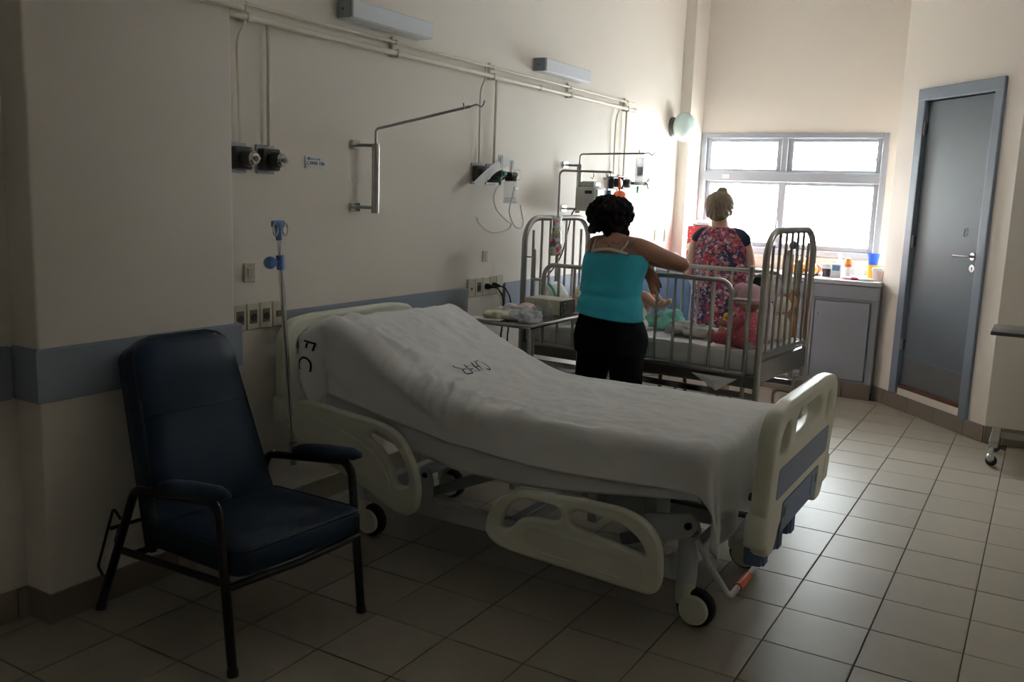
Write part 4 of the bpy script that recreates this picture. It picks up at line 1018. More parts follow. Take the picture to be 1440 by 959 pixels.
part('display', MB().rbox(.1215, .1235, -.02, .065, .03, .07, .001, 1), 'screen', fp, smooth=False)
part('panel_rim', MB().tube([(.122, -.082, .004), (.122, -.082, .084), (.122, .082, .084), (.122, .082, .004)], .003, 6, closed=True), 'chrome', fp)
for k in range(3): part('knob', MB().cyl((.121, -.06, .02 + .025 * k), (.130, -.06, .02 + .025 * k), .007, n=10), 'chrome', fp)
TZ = .852
lump('cream_packet', 'cream_pack', (.415, 1.115, TZ + .022), (.085, .06, .028), 'cream soft dressing packet at the table front', 'packet', .32, 22, seed=21, flat=-.02)
lump('white_packet', 'cloud_plastic', (.445, 1.255, TZ + .030), (.10, .075, .036), 'crinkled white plastic packet on the steel table', 'packet', .45, 26, seed=23, flat=-.028)
lump('pink_packet', 'pink_box', (.435, 1.40, TZ + .028), (.07, .05, .03), 'pinkish plastic packet between the clear bottles', 'packet', .4, 26, seed=25, flat=-.026)
lump('clear_bag', 'clear_bag', (.590, 1.135, TZ + .030), (.07, .085, .036), 'crumpled clear plastic bag at the table edge', 'bag', .5, 28, seed=27, flat=-.028)
o = MB().rbox(-.09, .09, -.05, .05, 0, .006, .002, 1).build('paper_pack', 'paper', smooth=False); tag(place(o, (.385, 1.075, TZ), .15), 'flat white paper pack sticking out at the table corner', 'packet')
for q, (x, y, hgt, lab) in enumerate([(.575, 1.27, .100, 'clear plastic bottle standing amid the packets'), (.635, 1.30, .108, 'clear plastic bottle standing at the table edge beside the monitor box'), (.535, 1.37, .075, 'short clear plastic cup behind the packets')]):
    k = hgt / .1
    o = MB().lathe([(.001, 0), (.024, 0), (.026, .004), (.026, .05 * k), (.020, .068 * k), (.010, .076 * k), (.010, .09 * k), (.012, .1 * k), (.001, .1 * k)], 16).build('plastic_bottle', 'clear_plastic')
    tag(place(o, (x, y, TZ - .003)), lab, 'bottle')

# ------------------------------------------------------------------ blue armchair behind the cot
bc = thing('blue_armchair', 'light blue button-tufted armchair between the cot and the window counter', 'chair', (.47, 3.05, 0), 0)
mb = MB(); nx_, nz_ = 22, 18; vs = []
for side in (0, 1):
    for i in range(nz_ + 1):
        v = i / nz_; z = .42 + .55 * v
        hw = .275 - .02 * v - (.06 * max(0, (v - .85) / .15) ** 2)
        for k in range(nx_ + 1):
            u = -1 + 2 * k / nx_
            y0 = .12 + .13 * v
            puff = .035 * (1 - abs(u) ** 6) * (1 - abs(2 * v - 1) ** 6)
            for bu in (-.5, .5):
                for bv in (.42, ): puff -= .030 * math.exp(-(((u - bu) * .27) ** 2 + ((v - bv) * .55) ** 2) / .0012)
            puff -= .014 * math.exp(-((v - .42) * .55 / .02) ** 2)
            vs.append((u * hw, y0 - puff if side == 0 else y0 + .06 + .3 * puff, z))
n1 = (nx_ + 1) * (nz_ + 1); fs = []
for sd in (0, n1):
    for i in range(nz_):
        for k in range(nx_): fs.append((sd + i * (nx_ + 1) + k, sd + i * (nx_ + 1) + k + 1, sd + (i + 1) * (nx_ + 1) + k + 1, sd + (i + 1) * (nx_ + 1) + k))
bd = list(range(nx_ + 1)) + [i * (nx_ + 1) + nx_ for i in range(1, nz_ + 1)] + [nz_ * (nx_ + 1) + k for k in range(nx_ - 1, -1, -1)] + [i * (nx_ + 1) for i in range(nz_ - 1, 0, -1)]
for a, b in zip(bd, bd[1:] + bd[:1]): fs.append((a, b, n1 + b, n1 + a))
br = part('backrest', MB().add(vs, fs), 'chair_blue', bc, ang=60)
for s in (-1, 1): part('button', MB().ball((s * .133, .145, .651), .010, nu=10, nv=6), 'chair_blue', br)
part('seat', MB().rbox(-.27, .27, -.36, .16, .33, .44, .03, 3), 'chair_blue', bc)
for s in (-1, 1):
    part('arm_frame', MB().tube(fillet([(s * .295, -.34, 0), (s * .295, -.31, .60), (s * .295, .10, .58), (s * .295, .22, 0)], .05), .014, 10), 'black_metal', bc)
    part('armrest', MB().rbox(s * .295 - .03, s * .295 + .03, -.32, .03, .592, .63, .012, 2), 'chair_blue', bc)

# ------------------------------------------------------------------ counter under the window
cb = thing('window_cabinet', 'grey built-in cabinet with flat doors below the window counter', 'cabinet', (0, YC, 0))
part('carcass', MB().rbox(.002, AX - .004, .018, YW - YC - .004, .05, .905, .003, 1), 'cabinet_grey', cb, smooth=False)
fr = MB().rbox(.002, AX - .004, 0, .02, .118, .142, .002, 1).rbox(.002, AX - .004, 0, .02, .775, .80, .002, 1)
for x in (.0, .70, 1.325, 1.815): fr.rbox(max(.002, x), min(AX - .004, x + .055), -.001, .019, .118, .80, .002, 1)
part('face_frame', fr, 'cabinet_grey', cb, smooth=False)
part('fascia', MB().rbox(.002, AX - .004, -.015, .02, .795, .902, .003, 1), 'cabinet_grey', cb, smooth=False)
for x0, x1, kn in ((.06, .695, .64), (.76, 1.32, .82), (1.388, 1.805, 1.41)):
    d = part('cabinet_door', MB().rbox(x0, x1, -.010, .012, .148, .768, .003, 1), 'cabinet_grey', cb, smooth=False)
    part('knob', MB().cyl((kn, -.01, .66), (kn, -.03, .66), .010, n=12), 'aluminium', d)
ct = MB().rbox(.002, AX - .004, YC - .022, YW - .022, .907, .943, .006, 2).build('countertop', 'counter_top', smooth=False)
tag(ct, 'pale smooth countertop running below the window sill', 'countertop')
CZ = .9435
def vessel(name, m, x, y, prof, label, cat, n=20, z=CZ):
    t = thing(name, label, cat, (x, y, z)); part('body', MB().lathe(prof, n), m, t); return t
t = vessel('drink_tub', 'cup_dark', 1.405, 4.70, [(.001, 0), (.034, 0), (.040, .066), (.001, .066)], 'white-topped tub of dark drink on the counter', 'tub')
part('lid', MB().lathe([(.041, .064), (.047, .068), (.047, .085), (.044, .104), (.001, .104)], 20), 'white', t)
t = thing('tissue_pack', 'upright blue and white tissue pack beside the dark tub', 'packet', (1.485, 4.66, CZ))
part('pack', MB().loft([[(x * .040, y * .016, z) for x, y in rounded([(-1, -1, .3), (1, -1, .3), (1, 1, .3), (-1, 1, .3)], 3)] for z in (0, .11)]), 'white', t); part('blue_print', MB().rbox(-.03, .03, -.0185, -.016, .055, .098, .001, 1), 'sign_blue', t, smooth=False)
t = vessel('pump_bottle', 'white', 1.47, 4.86, [(.001, 0), (.030, 0), (.030, .115), (.018, .135), (.012, .14), (.012, .15), (.018, .152), (.018, .168), (.001, .17)], 'white lotion bottle standing behind the tissue pack', 'bottle')
part('nozzle', MB().tube([(0, 0, .168), (0, 0, .182), (-.022, 0, .182)], .006, 8), 'white', t)
t = vessel('baby_bottle', 'white', 1.563, 4.72, [(.001, 0), (.026, 0), (.029, .01), (.026, .05), (.029, .08), (.024, .09), (.001, .09)], 'white baby bottle with orange cap on the counter', 'bottle')
part('collar', MB().lathe([(.028, .088), (.029, .09), (.029, .112), (.001, .112)], 18), 'orange', t); part('cap', MB().lathe([(.027, .112), (.026, .14), (.018, .156), (.001, .16)], 18), 'fruit_orange', t)
t = thing('clear_beaker', 'clear plastic beaker with a stirrer on the counter', 'beaker', (1.645, 4.72, CZ))
part('body', MB().lathe([(.001, 0), (.045, 0), (.058, .118), (.064, .120), (.064, .126), (.056, .124), (.043, .004), (.001, .003)], 22), 'clear_plastic', t); part('stirrer', MB().tube([(-.02, 0, .012), (.045, 0, .11)], .004, 6), 'steel', t)
vessel('mustard_tub', 'mustard', 1.742, 4.80, [(.001, 0), (.040, 0), (.044, .1), (.046, .112), (.001, .112)], 'mustard yellow tub beneath the blue cup', 'tub')
t = vessel('blue_cup', 'cup_blue', 1.740, 4.80, [(.001, 0), (.036, 0), (.048, .088), (.050, .092), (.047, .092), (.035, .004), (.001, .004)], 'bright blue plastic cup standing on the mustard tub', 'cup', z=CZ + .1125)
t = thing('food_container', 'pale pink food container with white lid at the counter end', 'container', (1.812, 4.64, CZ))
part('bowl', MB().loft([[(x * a, y * a, z) for x, y in rounded([(-1, -.7, .3), (1, -.7, .3), (1, .7, .3), (-1, .7, .3)], 4)] for z, a in ((0, .038), (.07, .045), (.075, .046))]), 'pink_box', t)
part('lid', MB().loft([[(x * a, y * a, z) for x, y in rounded([(-1, -.7, .3), (1, -.7, .3), (1, .7, .3), (-1, .7, .3)], 4)] for z, a in ((.0755, .049), (.09, .049), (.102, .043))]), 'white', t)
lump('pink_cloth', 'pink_cloth', (1.64, 4.56, CZ + .010), (.085, .05, .012), 'folded pink cloth lying at the counter front edge', 'cloth', .3, 11, seed=31, flat=-.009)
lump('magenta_pouch', 'magenta', (1.655, 4.505, CZ + .012), (.030, .022, .014), 'small magenta pouch on the counter edge beside the pink cloth', 'pouch', .2, 20, seed=33, flat=-.011)
lump('white_cloth', 'white', (1.755, 4.52, CZ + .010), (.06, .045, .013), 'crumpled white cloth before the food container', 'cloth', .3, 14, seed=35, flat=-.009)
fp_ = thing('fruit_plate', 'shallow white plate under the fruit on the counter', 'plate', (1.22, 4.76, CZ)); part('dish', MB().lathe([(.001, 0), (.09, 0), (.15, .016), (.152, .020), (.09, .006), (.001, .006)], 28), 'white', fp_)
fz = CZ + .0085
FR = [('orange', 'fruit_orange', 1.12, 4.73, .042, 0, 'orange at the end of the plate nearest the cot'), ('lemon', 'fruit_yellow', 1.285, 4.72, .040, 0, 'yellow fruit at the plate edge beside the dark tub'), ('apple', 'fruit_red', 1.30, 4.80, .042, 0, 'red apple behind the yellow fruit'),
      ('orange', 'fruit_orange', 1.20, 4.70, .040, 0, 'orange in the middle of the fruit plate'), ('orange', 'fruit_orange', 1.205, 4.80, .042, 0, 'orange at the back of the fruit plate'), ('orange', 'fruit_orange', 1.245, 4.755, .040, .062, 'orange on top of the other fruit')]
for nm, m, x, y, r, dz, lab in FR:
    t = thing(nm, lab, 'fruit', (x, y, fz + dz)); part('flesh', MB().ball((0, 0, r), r * 1.02, r * 1.02, r, 18, 12), m, t); part('stem', MB().cyl((0, 0, 2 * r - .003), (0, 0, 2 * r + .004), .003, n=6), 'rust_wood', t)
gb = thing('gift_box', 'red patterned gift box standing on the counter in the corner', 'box', (.275, 4.80, CZ))
part('box', MB().rbox(-.10, .10, -.09, .09, 0, .355, .004, 1), 'gift_red', gb, smooth=False)
part('round_motif', MB().cyl((-.07, -.0905, .17), (-.07, -.093, .17), .035, n=20), 'cream_pack', gb); part('round_motif', MB().cyl((.05, -.0905, .10), (.05, -.093, .10), .028, n=20), 'cream_pack', gb)
lump('green_parcel', 'cloud_plastic', (.29, 4.80, CZ + .355 + .024), (.095, .07, .03), 'pale wrapped parcel lying on the red gift box', 'packet', .3, 12, seed=41, flat=-.022)
lump('white_bag', 'cloud_plastic', (.10, 4.62, CZ + .05), (.07, .06, .06), 'white plastic bag on the counter by the pilaster', 'bag', .3, 12, seed=43, flat=-.048)

# ------------------------------------------------------------------ overbed table at the right
ot = thing('overbed_table', 'grey wheeled overbed table standing by the far right wall', 'table', (2.78, 3.02, 0), 0)
part('table_top', MB().rbox(-.055, .75, -.18, .22, .815, .838, .005, 2), 'dark_steel', ot)
part('foot', MB().rbox(.0, .05, -.02, .40, .115, .155, .004, 1), 'steel', ot, smooth=False)
part('foot', MB().rbox(.60, .65, -.02, .40, .115, .155, .004, 1), 'steel', ot, smooth=False)
part('cross_bar', MB().rbox(.05, .60, .27, .31, .115, .15, .004, 1), 'steel', ot, smooth=False)
part('column', MB().rbox(.30, .36, .27, .31, .15, .815, .004, 1), 'steel', ot, smooth=False)
for x in (.02, .625):
    for y in (0.0, .37):
        c = part('castor', MB().cyl((x, y, .055), (x, y, .115), .013, n=10).ball((x, y - .004, .046), .030, .026, .030, 14, 10), 'chrome', ot)
        part('wheel', MB().lathe([(.001, -.011), (.028, -.011), (.033, -.005), (.033, .005), (.028, .011), (.001, .011)], 16, M=Tm(x + .005, y - .012, .0335) @ Rm(PI / 2, 'X')), 'rubber', c)
# ================================================================== fittings on the left wall
def side_mat(y, z, x=0): return Tm(x, y, z)
# ---- wall lamps
for y0, y1, lab in ((.287, .917, 'long white box lamp on the wall above the made hospital bed'), (2.14, 2.78, 'long white box lamp on the wall above the cot')):
    t = thing('wall_lamp', lab, 'lamp', (0, (y0 + y1) / 2, 2.345), 0, 'box lamps on the wall'); L = (y1 - y0) / 2
    part('housing', MB().rbox(.0, .082, -L, L, -.042, .042, .004, 1), 'lamp_white', t, smooth=False)
    part('diffuser', MB().rbox(.082, .10, -L + .002, L - .002, -.040, .040, .004, 1), 'lamp_white', t, smooth=False)
    part('end_cap', MB().rbox(.006, .088, -L - .004, -L, -.041, .041, .002, 1), 'bed_grey', t, smooth=False)
    part('screw', MB().cyl((.04, -L - .004, 0), (.04, -L - .008, 0), .006, n=8), 'dark_steel', t)
t = thing('globe_lamp', 'round frosted globe lamp on the wall beside the window', 'lamp', (0, 4.63, 2.15))
part('base', MB().lathe([(.001, 0), (.085, 0), (.085, .02), (.06, .035), (.001, .035)], 24, M=Rm(PI / 2, 'Y')), 'dark_steel', t)
part('globe', MB().lathe([(.055, .03)] + [(max(.001, .125 * math.sin(a)), .115 - .095 * math.cos(a)) for a in [.45 + (PI - .45) * k / 16 for k in range(17)]], 28, M=Rm(PI / 2, 'Y')), 'globe', t)
# ---- medical gas pipes
gp = thing('gas_pipe', 'thick cream gas pipe clipped along the wall with drops to the outlets', 'pipe', (0, 1.6, 2.206))
wpart('main_pipe', MB().tube(fillet([(.17, -1.5, 2.206), (.17, -.435, 2.206), (.032, -.435, 2.206), (.032, 3.72, 2.206)], .03), .0135, 12), 'pipe_cream', gp)
wpart('wall_end', MB().cyl((.032, 3.70, 2.206), (.032, 3.735, 2.206), .017, n=12), 'pipe_cream', gp)
tp = thing('gas_pipe', 'thin cream gas pipe running above the thick one on the wall', 'pipe', (0, 1.6, 2.258))
wpart('main_pipe', MB().tube(fillet([(.165, -1.5, 2.262), (.165, -.43, 2.262), (.028, -.43, 2.258), (.028, 3.72, 2.258)], .03), .0075, 10), 'pipe_cream', tp)
for y in (-.29, .70, 1.62, 2.62, 3.58):
    m_ = MB(); m_.rbox(.0, .022, y - .024, y - .010, 2.185, 2.285, .003, 1); m_.rbox(.0, .050, y - .010, y + .012, 2.186, 2.226, .004, 1); m_.rbox(0, .04, y - .010, y + .012, 2.248, 2.270, .003, 1)
    wpart('clamp', m_, 'pipe_cream', gp, smooth=False)
wpart('joint', MB().cyl((.032, 2.18, 2.206), (.032, 2.215, 2.206), .018, n=12), 'pipe_cream', gp)
OUT = [(-.335, 'first'), (-.175, 'second'), (1.50, 'third'), (1.66, 'fourth'), (3.40, 'fifth'), (3.58, 'sixth')]
for k, (y, _) in enumerate(OUT):
    if k % 2 == 0: wpart('drop_pipe', MB().tube(spline([(.03, y + .04, 2.255), (.03, y + .03, 2.18), (.026, y - .005, 2.10), (.022, y, 1.9), (.022, y + .004, 1.70)], 5), .0062, 8), 'pipe_cream', tp)
    else: wpart('drop_pipe', MB().tube([(.026, y + .005, 2.206), (.024, y + .005, 1.69)], .0085, 8), 'pipe_cream', gp)
def outlet(y, label, dial=True, w=.052):
    t = thing('gas_outlet', label, 'gas outlet', (0, y, 1.638))
    part('plate', MB().rbox(.0, .010, -w, w, -.062, .062, .002, 1), 'aluminium', t, smooth=False)
    part('body', MB().rbox(.008, .050, -w + .002, w - .002, -.048, .046, .008, 2), 'black_plastic', t, smooth=False)
    part('bezel', MB().lathe([(.001, 0), (.034, 0), (.036, .02), (.028, .04), (.001, .04)], 20, M=Tm(.048, .012, -.002) @ Rm(PI / 2, 'Y')), 'black_plastic', t)
    if dial:
        part('ring', MB().lathe([(.012, .0), (.027, 0), (.029, .010), (.022, .022), (.012, .022), (.012, 0)], 20, M=Tm(.086, .012, -.002) @ Rm(PI / 2, 'Y')), 'chrome', t)
        part('port', MB().lathe([(.001, 0), (.010, 0), (.010, .024), (.006, .034), (.001, .034)], 14, M=Tm(.094, .012, -.002) @ Rm(PI / 2, 'Y')), 'steel', t)
    return t
outlet(OUT[0][0], 'black gas outlet with chrome dial on the wall right next to the pillar')
outlet(OUT[1][0], 'black gas outlet with chrome dial and pointed port beside the bed sign')
outlet(OUT[2][0], 'black gas outlet behind the white strap next to the wall arm', False)
outlet(OUT[3][0], 'black gas outlet carrying the flow meter with clear jar', False)
outlet(OUT[4][0], 'black gas outlet with an orange strap above the cot', False)
outlet(OUT[5][0], 'black gas outlet carrying a chrome gauge above the cot', False)
# ---- flow meters, suction jar, strap and hoses
fm = thing('oxygen_flowmeter', 'clear tube oxygen flow meter with green nozzle on the wall', 'flow meter', (.10, 1.60, 1.64))
part('manifold', MB().tube([(-.05, .04, 0), (.03, 0, 0)], .013, 10).rbox(-.012, .03, -.018, .018, -.018, .02, .006, 2), 'black_plastic', fm)
part('tube', MB().lathe([(.001, .015), (.015, .015), (.015, .105), (.011, .112), (.001, .112)], 14, M=Tm(.01, 0, 0)), 'clear_plastic', fm)
part('float_rod', MB().cyl((.01, 0, .02), (.01, 0, .10), .004, n=8), 'chrome', fm)
part('nozzle', MB().lathe([(.001, -.07), (.006, -.07), (.010, -.03), (.012, -.015), (.001, -.015)], 12, M=Tm(.012, .0, 0)), 'green', fm)
part('side_knob', MB().cyl((.012, .01, .005), (.012, .055, .005), .016, n=12), 'green', fm)
sj = thing('suction_jar', 'clear suction jar with black cap hanging from a wall outlet', 'jar', (.11, 1.73, 1.59))
part('jar', MB().loft([[(x * a, y * a, z) for x, y in rounded([(-1, -1, .4), (1, -1, .4), (1, 1, .4), (-1, 1, .4)], 4)] for z, a in ((-.12, .033), (-.115, .036), (0, .036), (.012, .030))]), 'clear_plastic', sj)
part('liquid', MB().rbox(-.028, .028, -.028, .028, -.114, -.085, .006, 1), 'clear_plastic', sj, smooth=False)
part('cap', MB().lathe([(.034, .012), (.038, .016), (.038, .036), (.001, .036)], 20), 'black_plastic', sj)
part('valve', MB().tube([(-.09, -.05, .055), (0, 0, .052), (.0, .055, .052)], .016, 10), 'black_plastic', sj)
part('gauge_tube', MB().lathe([(.001, .06), (.013, .06), (.013, .135), (.001, .138)], 14), 'clear_plastic', sj)
part('gauge_rod', MB().cyl((0, 0, .06), (0, 0, .13), .005, n=8), 'chrome', sj)
part('side_block', MB().rbox(-.02, .012, .06, .10, .02, .085, .006, 1), 'clear_plastic', sj, smooth=False)
mb = MB(); pts = [(.135, 1.30, 1.565), (.14, 1.40, 1.625), (.135, 1.50, 1.672), (.10, 1.66, 1.705), (.06, 1.86, 1.75)]
pp = spline(pts, 6); wv = Vector((0.1, .25, -.5)).normalized() * .026
mb.add([q for p in pp for q in (p - wv, p + wv)] + [q + Vector((.002, 0, 0)) for p in pp for q in (p - wv, p + wv)], [(2 * i, 2 * i + 1, 2 * i + 3, 2 * i + 2) for i in range(len(pp) - 1)] + [(2 * len(pp) + 2 * i, 2 * len(pp) + 2 * i + 2, 2 * len(pp) + 2 * i + 3, 2 * len(pp) + 2 * i + 1) for i in range(len(pp) - 1)])
o = mb.build('paper_strap', 'paper', ang=180); tag(o, 'long white paper strap hung across the wall outlets', 'strap')
part('print_mark', MB().rbox(.152, .154, 1.385, 1.43, 1.600, 1.612, .0005, 1, M=Tm(0, 1.4, 1.61) @ Rm(-.45, 'X').inverted() @ Tm(0, -1.4, -1.61)), 'bed_grey', o, smooth=False)
o = MB().tube(spline([(.12, 1.60, 1.575), (.13, 1.54, 1.56), (.14, 1.49, 1.50), (.14, 1.53, 1.43), (.14, 1.64, 1.37), (.14, 1.70, 1.345), (.13, 1.66, 1.31), (.12, 1.50, 1.30), (.11, 1.39, 1.35), (.11, 1.36, 1.385)], 6), .0045, 8).build('oxygen_hose', 'tube_plastic')
tag(o, 'thin clear hose looping down from the oxygen flow meter', 'hose')
o = MB().tube(spline([(.155, 1.70, 1.57), (.16, 1.665, 1.50), (.16, 1.64, 1.42), (.16, 1.70, 1.34), (.16, 1.78, 1.32), (.16, 1.81, 1.36), (.16, 1.77, 1.46)], 6), .0045, 8).build('suction_hose', 'tube_plastic')
tag(o, 'thin clear hose looping beneath the suction jar', 'hose')
gm = thing('gauge_regulator', 'chrome gauge regulator with clear tube above the cot', 'regulator', (.10, 3.62, 1.64))
part('stem', MB().tube([(-.04, -.02, 0), (.03, .02, 0), (.05, .13, 0)], .012, 10), 'black_plastic', gm)
part('gauge', MB().lathe([(.001, -.018), (.040, -.018), (.046, -.010), (.046, .012), (.038, .02), (.001, .02)], 22, M=Tm(.055, .16, 0) @ Rm(PI / 2, 'Y')), 'chrome', gm)
part('knob', MB().cyl((.055, .20, 0), (.055, .245, 0), .014, n=12), 'bed_grey', gm)
part('flow_tube', MB().cyl((.03, .02, .02), (.03, .02, .11), .007, n=10), 'clear_plastic', gm)
part('nozzle', MB().lathe([(.001, -.075), (.006, -.075), (.010, -.03), (.001, -.015)], 12, M=Tm(.03, .02, 0)), 'green', gm)
ob = thing('orange_strap', 'orange strap with round orange toy hanging from the wall outlet', 'toy', (.10, 3.34, 1.66))
part('band', MB().tube([(0, 0, .02), (.008, .012, -.04), (0, .02, -.085), (-.006, .03, -.04), (-.002, .02, .018)], .008, 8, closed=True), 'orange', ob)
part('ball', MB().ball((.0, .03, -.135), .055, .055, .055, 18, 12), 'orange', ob)
# ---- swivel drip arms
def drip_arm(label, y, tip, tilt):
    t = thing('wall_drip_arm', label, 'drip arm', (0, y, 1.43), 0)
    for z in (1.437, 1.737):
        b = wpart('bracket', MB().rbox(.0, .012, y - .035, y + .035, z - .022, z + .022, .002, 1), 'chrome', t, smooth=False)
        wpart('bracket_pin', MB().tube([(.01, y + .01, z), (.085, y + .05, z)], .008, 8), 'steel', t)
    wpart('sleeve', MB().cyl((.09, y + .055, 1.41), (.09, y + .055, 1.745), .019, n=16), 'steel', t)
    a = Vector((.09, y + .055, 1.74)); e = Vector(tip); top = Vector((.09, y + .055, 1.815)); d = (e - top).normalized()
    wpart('arm', MB().tube(fillet([a, top, e], .02), .0068, 10), 'steel', t)
    sd = d.cross(Vector((0, 0, 1))).normalized()
    wpart('hook', MB().tube([e, e + d * .03 + Vector((0, 0, .004)), e + d * .055 + Vector((0, 0, -.014)), e + d * .065 + Vector((0, 0, -.008)), e + d * .072 + Vector((0, 0, .012))], .004, 8), 'steel', t)
    wpart('hook', MB().tube([e - d * .03, e - d * .03 + sd * .02 + Vector((0, 0, .0)), e - d * .035 + sd * .035 + Vector((0, 0, .02))], .004, 8), 'steel', t)
    return t
drip_arm('swivelling steel drip arm on the wall above the made bed', .415, (.47, .72, 1.94), 0)
drip_arm('swivelling steel drip arm on the wall above the cot', 2.635, (.50, 2.85, 1.832), 0)
ib = thing('drip_bag', 'clear drip bag hanging from the wall arm above the cot', 'drip bag', (.475, 2.838, 1.70))
part('bag', MB().loft([[(x * .030, y * .010 * k, z) for x, y in rounded([(-1, -1, .5), (1, -1, .5), (1, 1, .5), (-1, 1, .5)], 4)] for z, k in ((-.085, .3), (-.075, 1), (.04, 1.2), (.09, .6), (.105, .2))], M=Rm(.9, 'Z')), 'clear_bag', ib)
part('print', MB().rbox(-.024, .020, -.0125, -.0115, -.02, .04, .0003, 1, M=Rm(.9, 'Z')), 'bed_grey', ib, smooth=False)
part('loop', MB().tube([(0, 0, .10), (.004, .004, .125), (0, .002, .132), (-.004, 0, .125)], .002, 6, closed=True), 'white', ib)
pu = thing('infusion_pump', 'grey box infusion pump clamped to the wall arm above the cot', 'pump', (.155, 2.70, 1.425))
part('case', MB().rbox(-.055, .10, -.085, .085, .0, .165, .012, 2), 'pump_grey', pu)
part('top_unit', MB().rbox(-.03, .075, -.06, .055, .163, .205, .010, 2), 'pump_grey', pu)
part('display', MB().rbox(.074, .077, -.03, .04, .175, .198, .001, 1), 'screen', pu, smooth=False)
f_ = part('front', MB().rbox(.098, .112, -.075, .08, .01, .155, .006, 1), 'white', pu, smooth=False)
part('handle', MB().rbox(.10, .135, .085, .105, .04, .15, .006, 1), 'sign_blue', pu, smooth=False)
part('name_strip', MB().rbox(.02, .075, -.0862, -.085, .12, .142, .0004, 1), 'black_plastic', pu, smooth=False)
for k in range(6): part('vent_slat', MB().rbox(-.045, .06, -.088, -.0845, .02 + .014 * k, .026 + .014 * k, .001, 1), 'pump_grey', pu, smooth=False)
o = MB().tube(spline([(.11, 2.62, 1.44), (.10, 2.58, 1.40), (.09, 2.55, 1.28), (.08, 2.47, 1.10), (.05, 2.30, .95)], 6), .005, 8).build('mains_cable', 'cord_black'); tag(o, 'black mains cable hanging from the infusion pump', 'cable')
# ---- bed number sign
sg = thing('bed_sign', 'small white wall sign reading CAMA 106 above the bed', 'sign', (0, .14, 1.639))
part('plate', MB().rbox(0, .005, -.067, .067, -.028, .028, .002, 1), 'white', sg, smooth=False)
Mt = Matrix(((0, 0, 1, .0056), (1, 0, 0, 0), (0, 1, 0, -.004), (0, 0, 0, 1)))
link('lettering', text_mesh('CAMA 106', .0225, Mt @ Matrix.Scale(1.12, 4, (1, 0, 0))), 'ink_black', sg, smooth=False); 
part('logo', MB().rbox(.005, .0058, -.054, -.034, .010, .023, .0003, 1), 'sign_blue', sg, smooth=False)
for k, (a, b) in enumerate(((-.030, -.022), (-.019, -.010), (-.004, -.001), (.004, .014), (.018, .030))): part('logo_mark', MB().rbox(.005, .0058, a, b, .011, .018, .0003, 1), 'sign_blue', sg, smooth=False)
# ---- sockets and switches
def socket_panel(y0, n, label, kinds, zc=.96, w=.0755, h=.058):
    t = thing('socket_panel', label, 'socket', (0, y0, zc))
    for k in range(n):
        a = k * w
        f = part('faceplate', MB().rbox(0, .014, a + .0015, a + w - .0015, -h, h, .004, 1), 'ivory', t, smooth=False); c = a + w / 2
        kd = kinds[k]
        if kd == 's':
            part('socket_face', MB().rbox(.013, .0165, c - .022, c + .022, -.03, .03, .002, 1), 'ivory_dark', f, smooth=False)
            part('socket_hole', MB().lathe([(.001, 0), (.017, 0), (.017, .002), (.001, .002)], 16, M=Tm(.0163, c, -.003) @ Rm(PI / 2, 'Y')), 'black_plastic', f)
        elif kd == 'w': part('rocker', MB().rbox(.013, .019, c - .017, c + .017, -.014, .014, .002, 1), 'ivory_dark', f, smooth=False)
        elif kd == 'j': part('jack', MB().lathe([(.001, 0), (.008, 0), (.008, .003), (.001, .003)], 12, M=Tm(.0135, c, -.004) @ Rm(PI / 2, 'Y')), 'black_plastic', f)
        elif kd == 'p':
            part('plug', MB().lathe([(.001, 0), (.019, 0), (.019, .02), (.012, .034), (.008, .05), (.001, .052)], 14, M=Tm(.014, c, .0) @ Rm(PI / 2, 'Y')), 'black_plastic', f)
    return t
socket_panel(-.372, 4, 'ivory panel of four sockets on the wall between pillar and bed', 'sssw')
socket_panel(1.435, 5, 'ivory socket panel with two black plugs between bed and cot', 'jsppb', h=.056, w=.081)
for k, (dy, a, b_) in enumerate(((.081 * 2.5, .62, .50), (.081 * 3.5, .58, .62))):
    o = MB().tube(spline([(.062, 1.435 + dy, .96), (.085, 1.435 + dy + .03, .945), (.09, 1.435 + dy + .09, .86), (.07, 1.435 + dy + .11, .70), (.06, 1.435 + dy + .12, a), (.05, 1.435 + dy + .2, .35)], 6), .0048, 8).build('power_cord', 'cord_black')
    tag(o, ('black power cord hanging from the middle plug of the socket panel', 'black power cord hanging from the plug nearer the cot')[k], 'cable', 'power cords at the socket panel')
def switch_plate(y, z, label, w=.032, h=.042):
    t = thing('switch_plate', label, 'switch', (0, y, z))
    part('plate', MB().rbox(0, .009, -w, w, -h, h, .003, 1), 'ivory', t, smooth=False); part('rocker', MB().rbox(.009, .013, -w * .45, w * .45, -h * .5, h * .5, .002, 1), 'ivory', t, smooth=False)
    for s in (-1, 1): part('screw', MB().cyl((.009, 0, s * h * .75), (.0105, 0, s * h * .75), .003, n=8), 'aluminium', t)
switch_plate(-.272, 1.153, 'blank ivory wall plate above the four-socket panel')
switch_plate(1.628, 1.145, 'small ivory wall plate above the plugged socket panel', .027, .034)
switch_plate(4.39, 1.212, 'ivory light switch nearer the cot below the globe lamp', .026, .05)
switch_plate(4.62, 1.208, 'ivory light switch nearer the pilaster below the globe lamp', .026, .055)
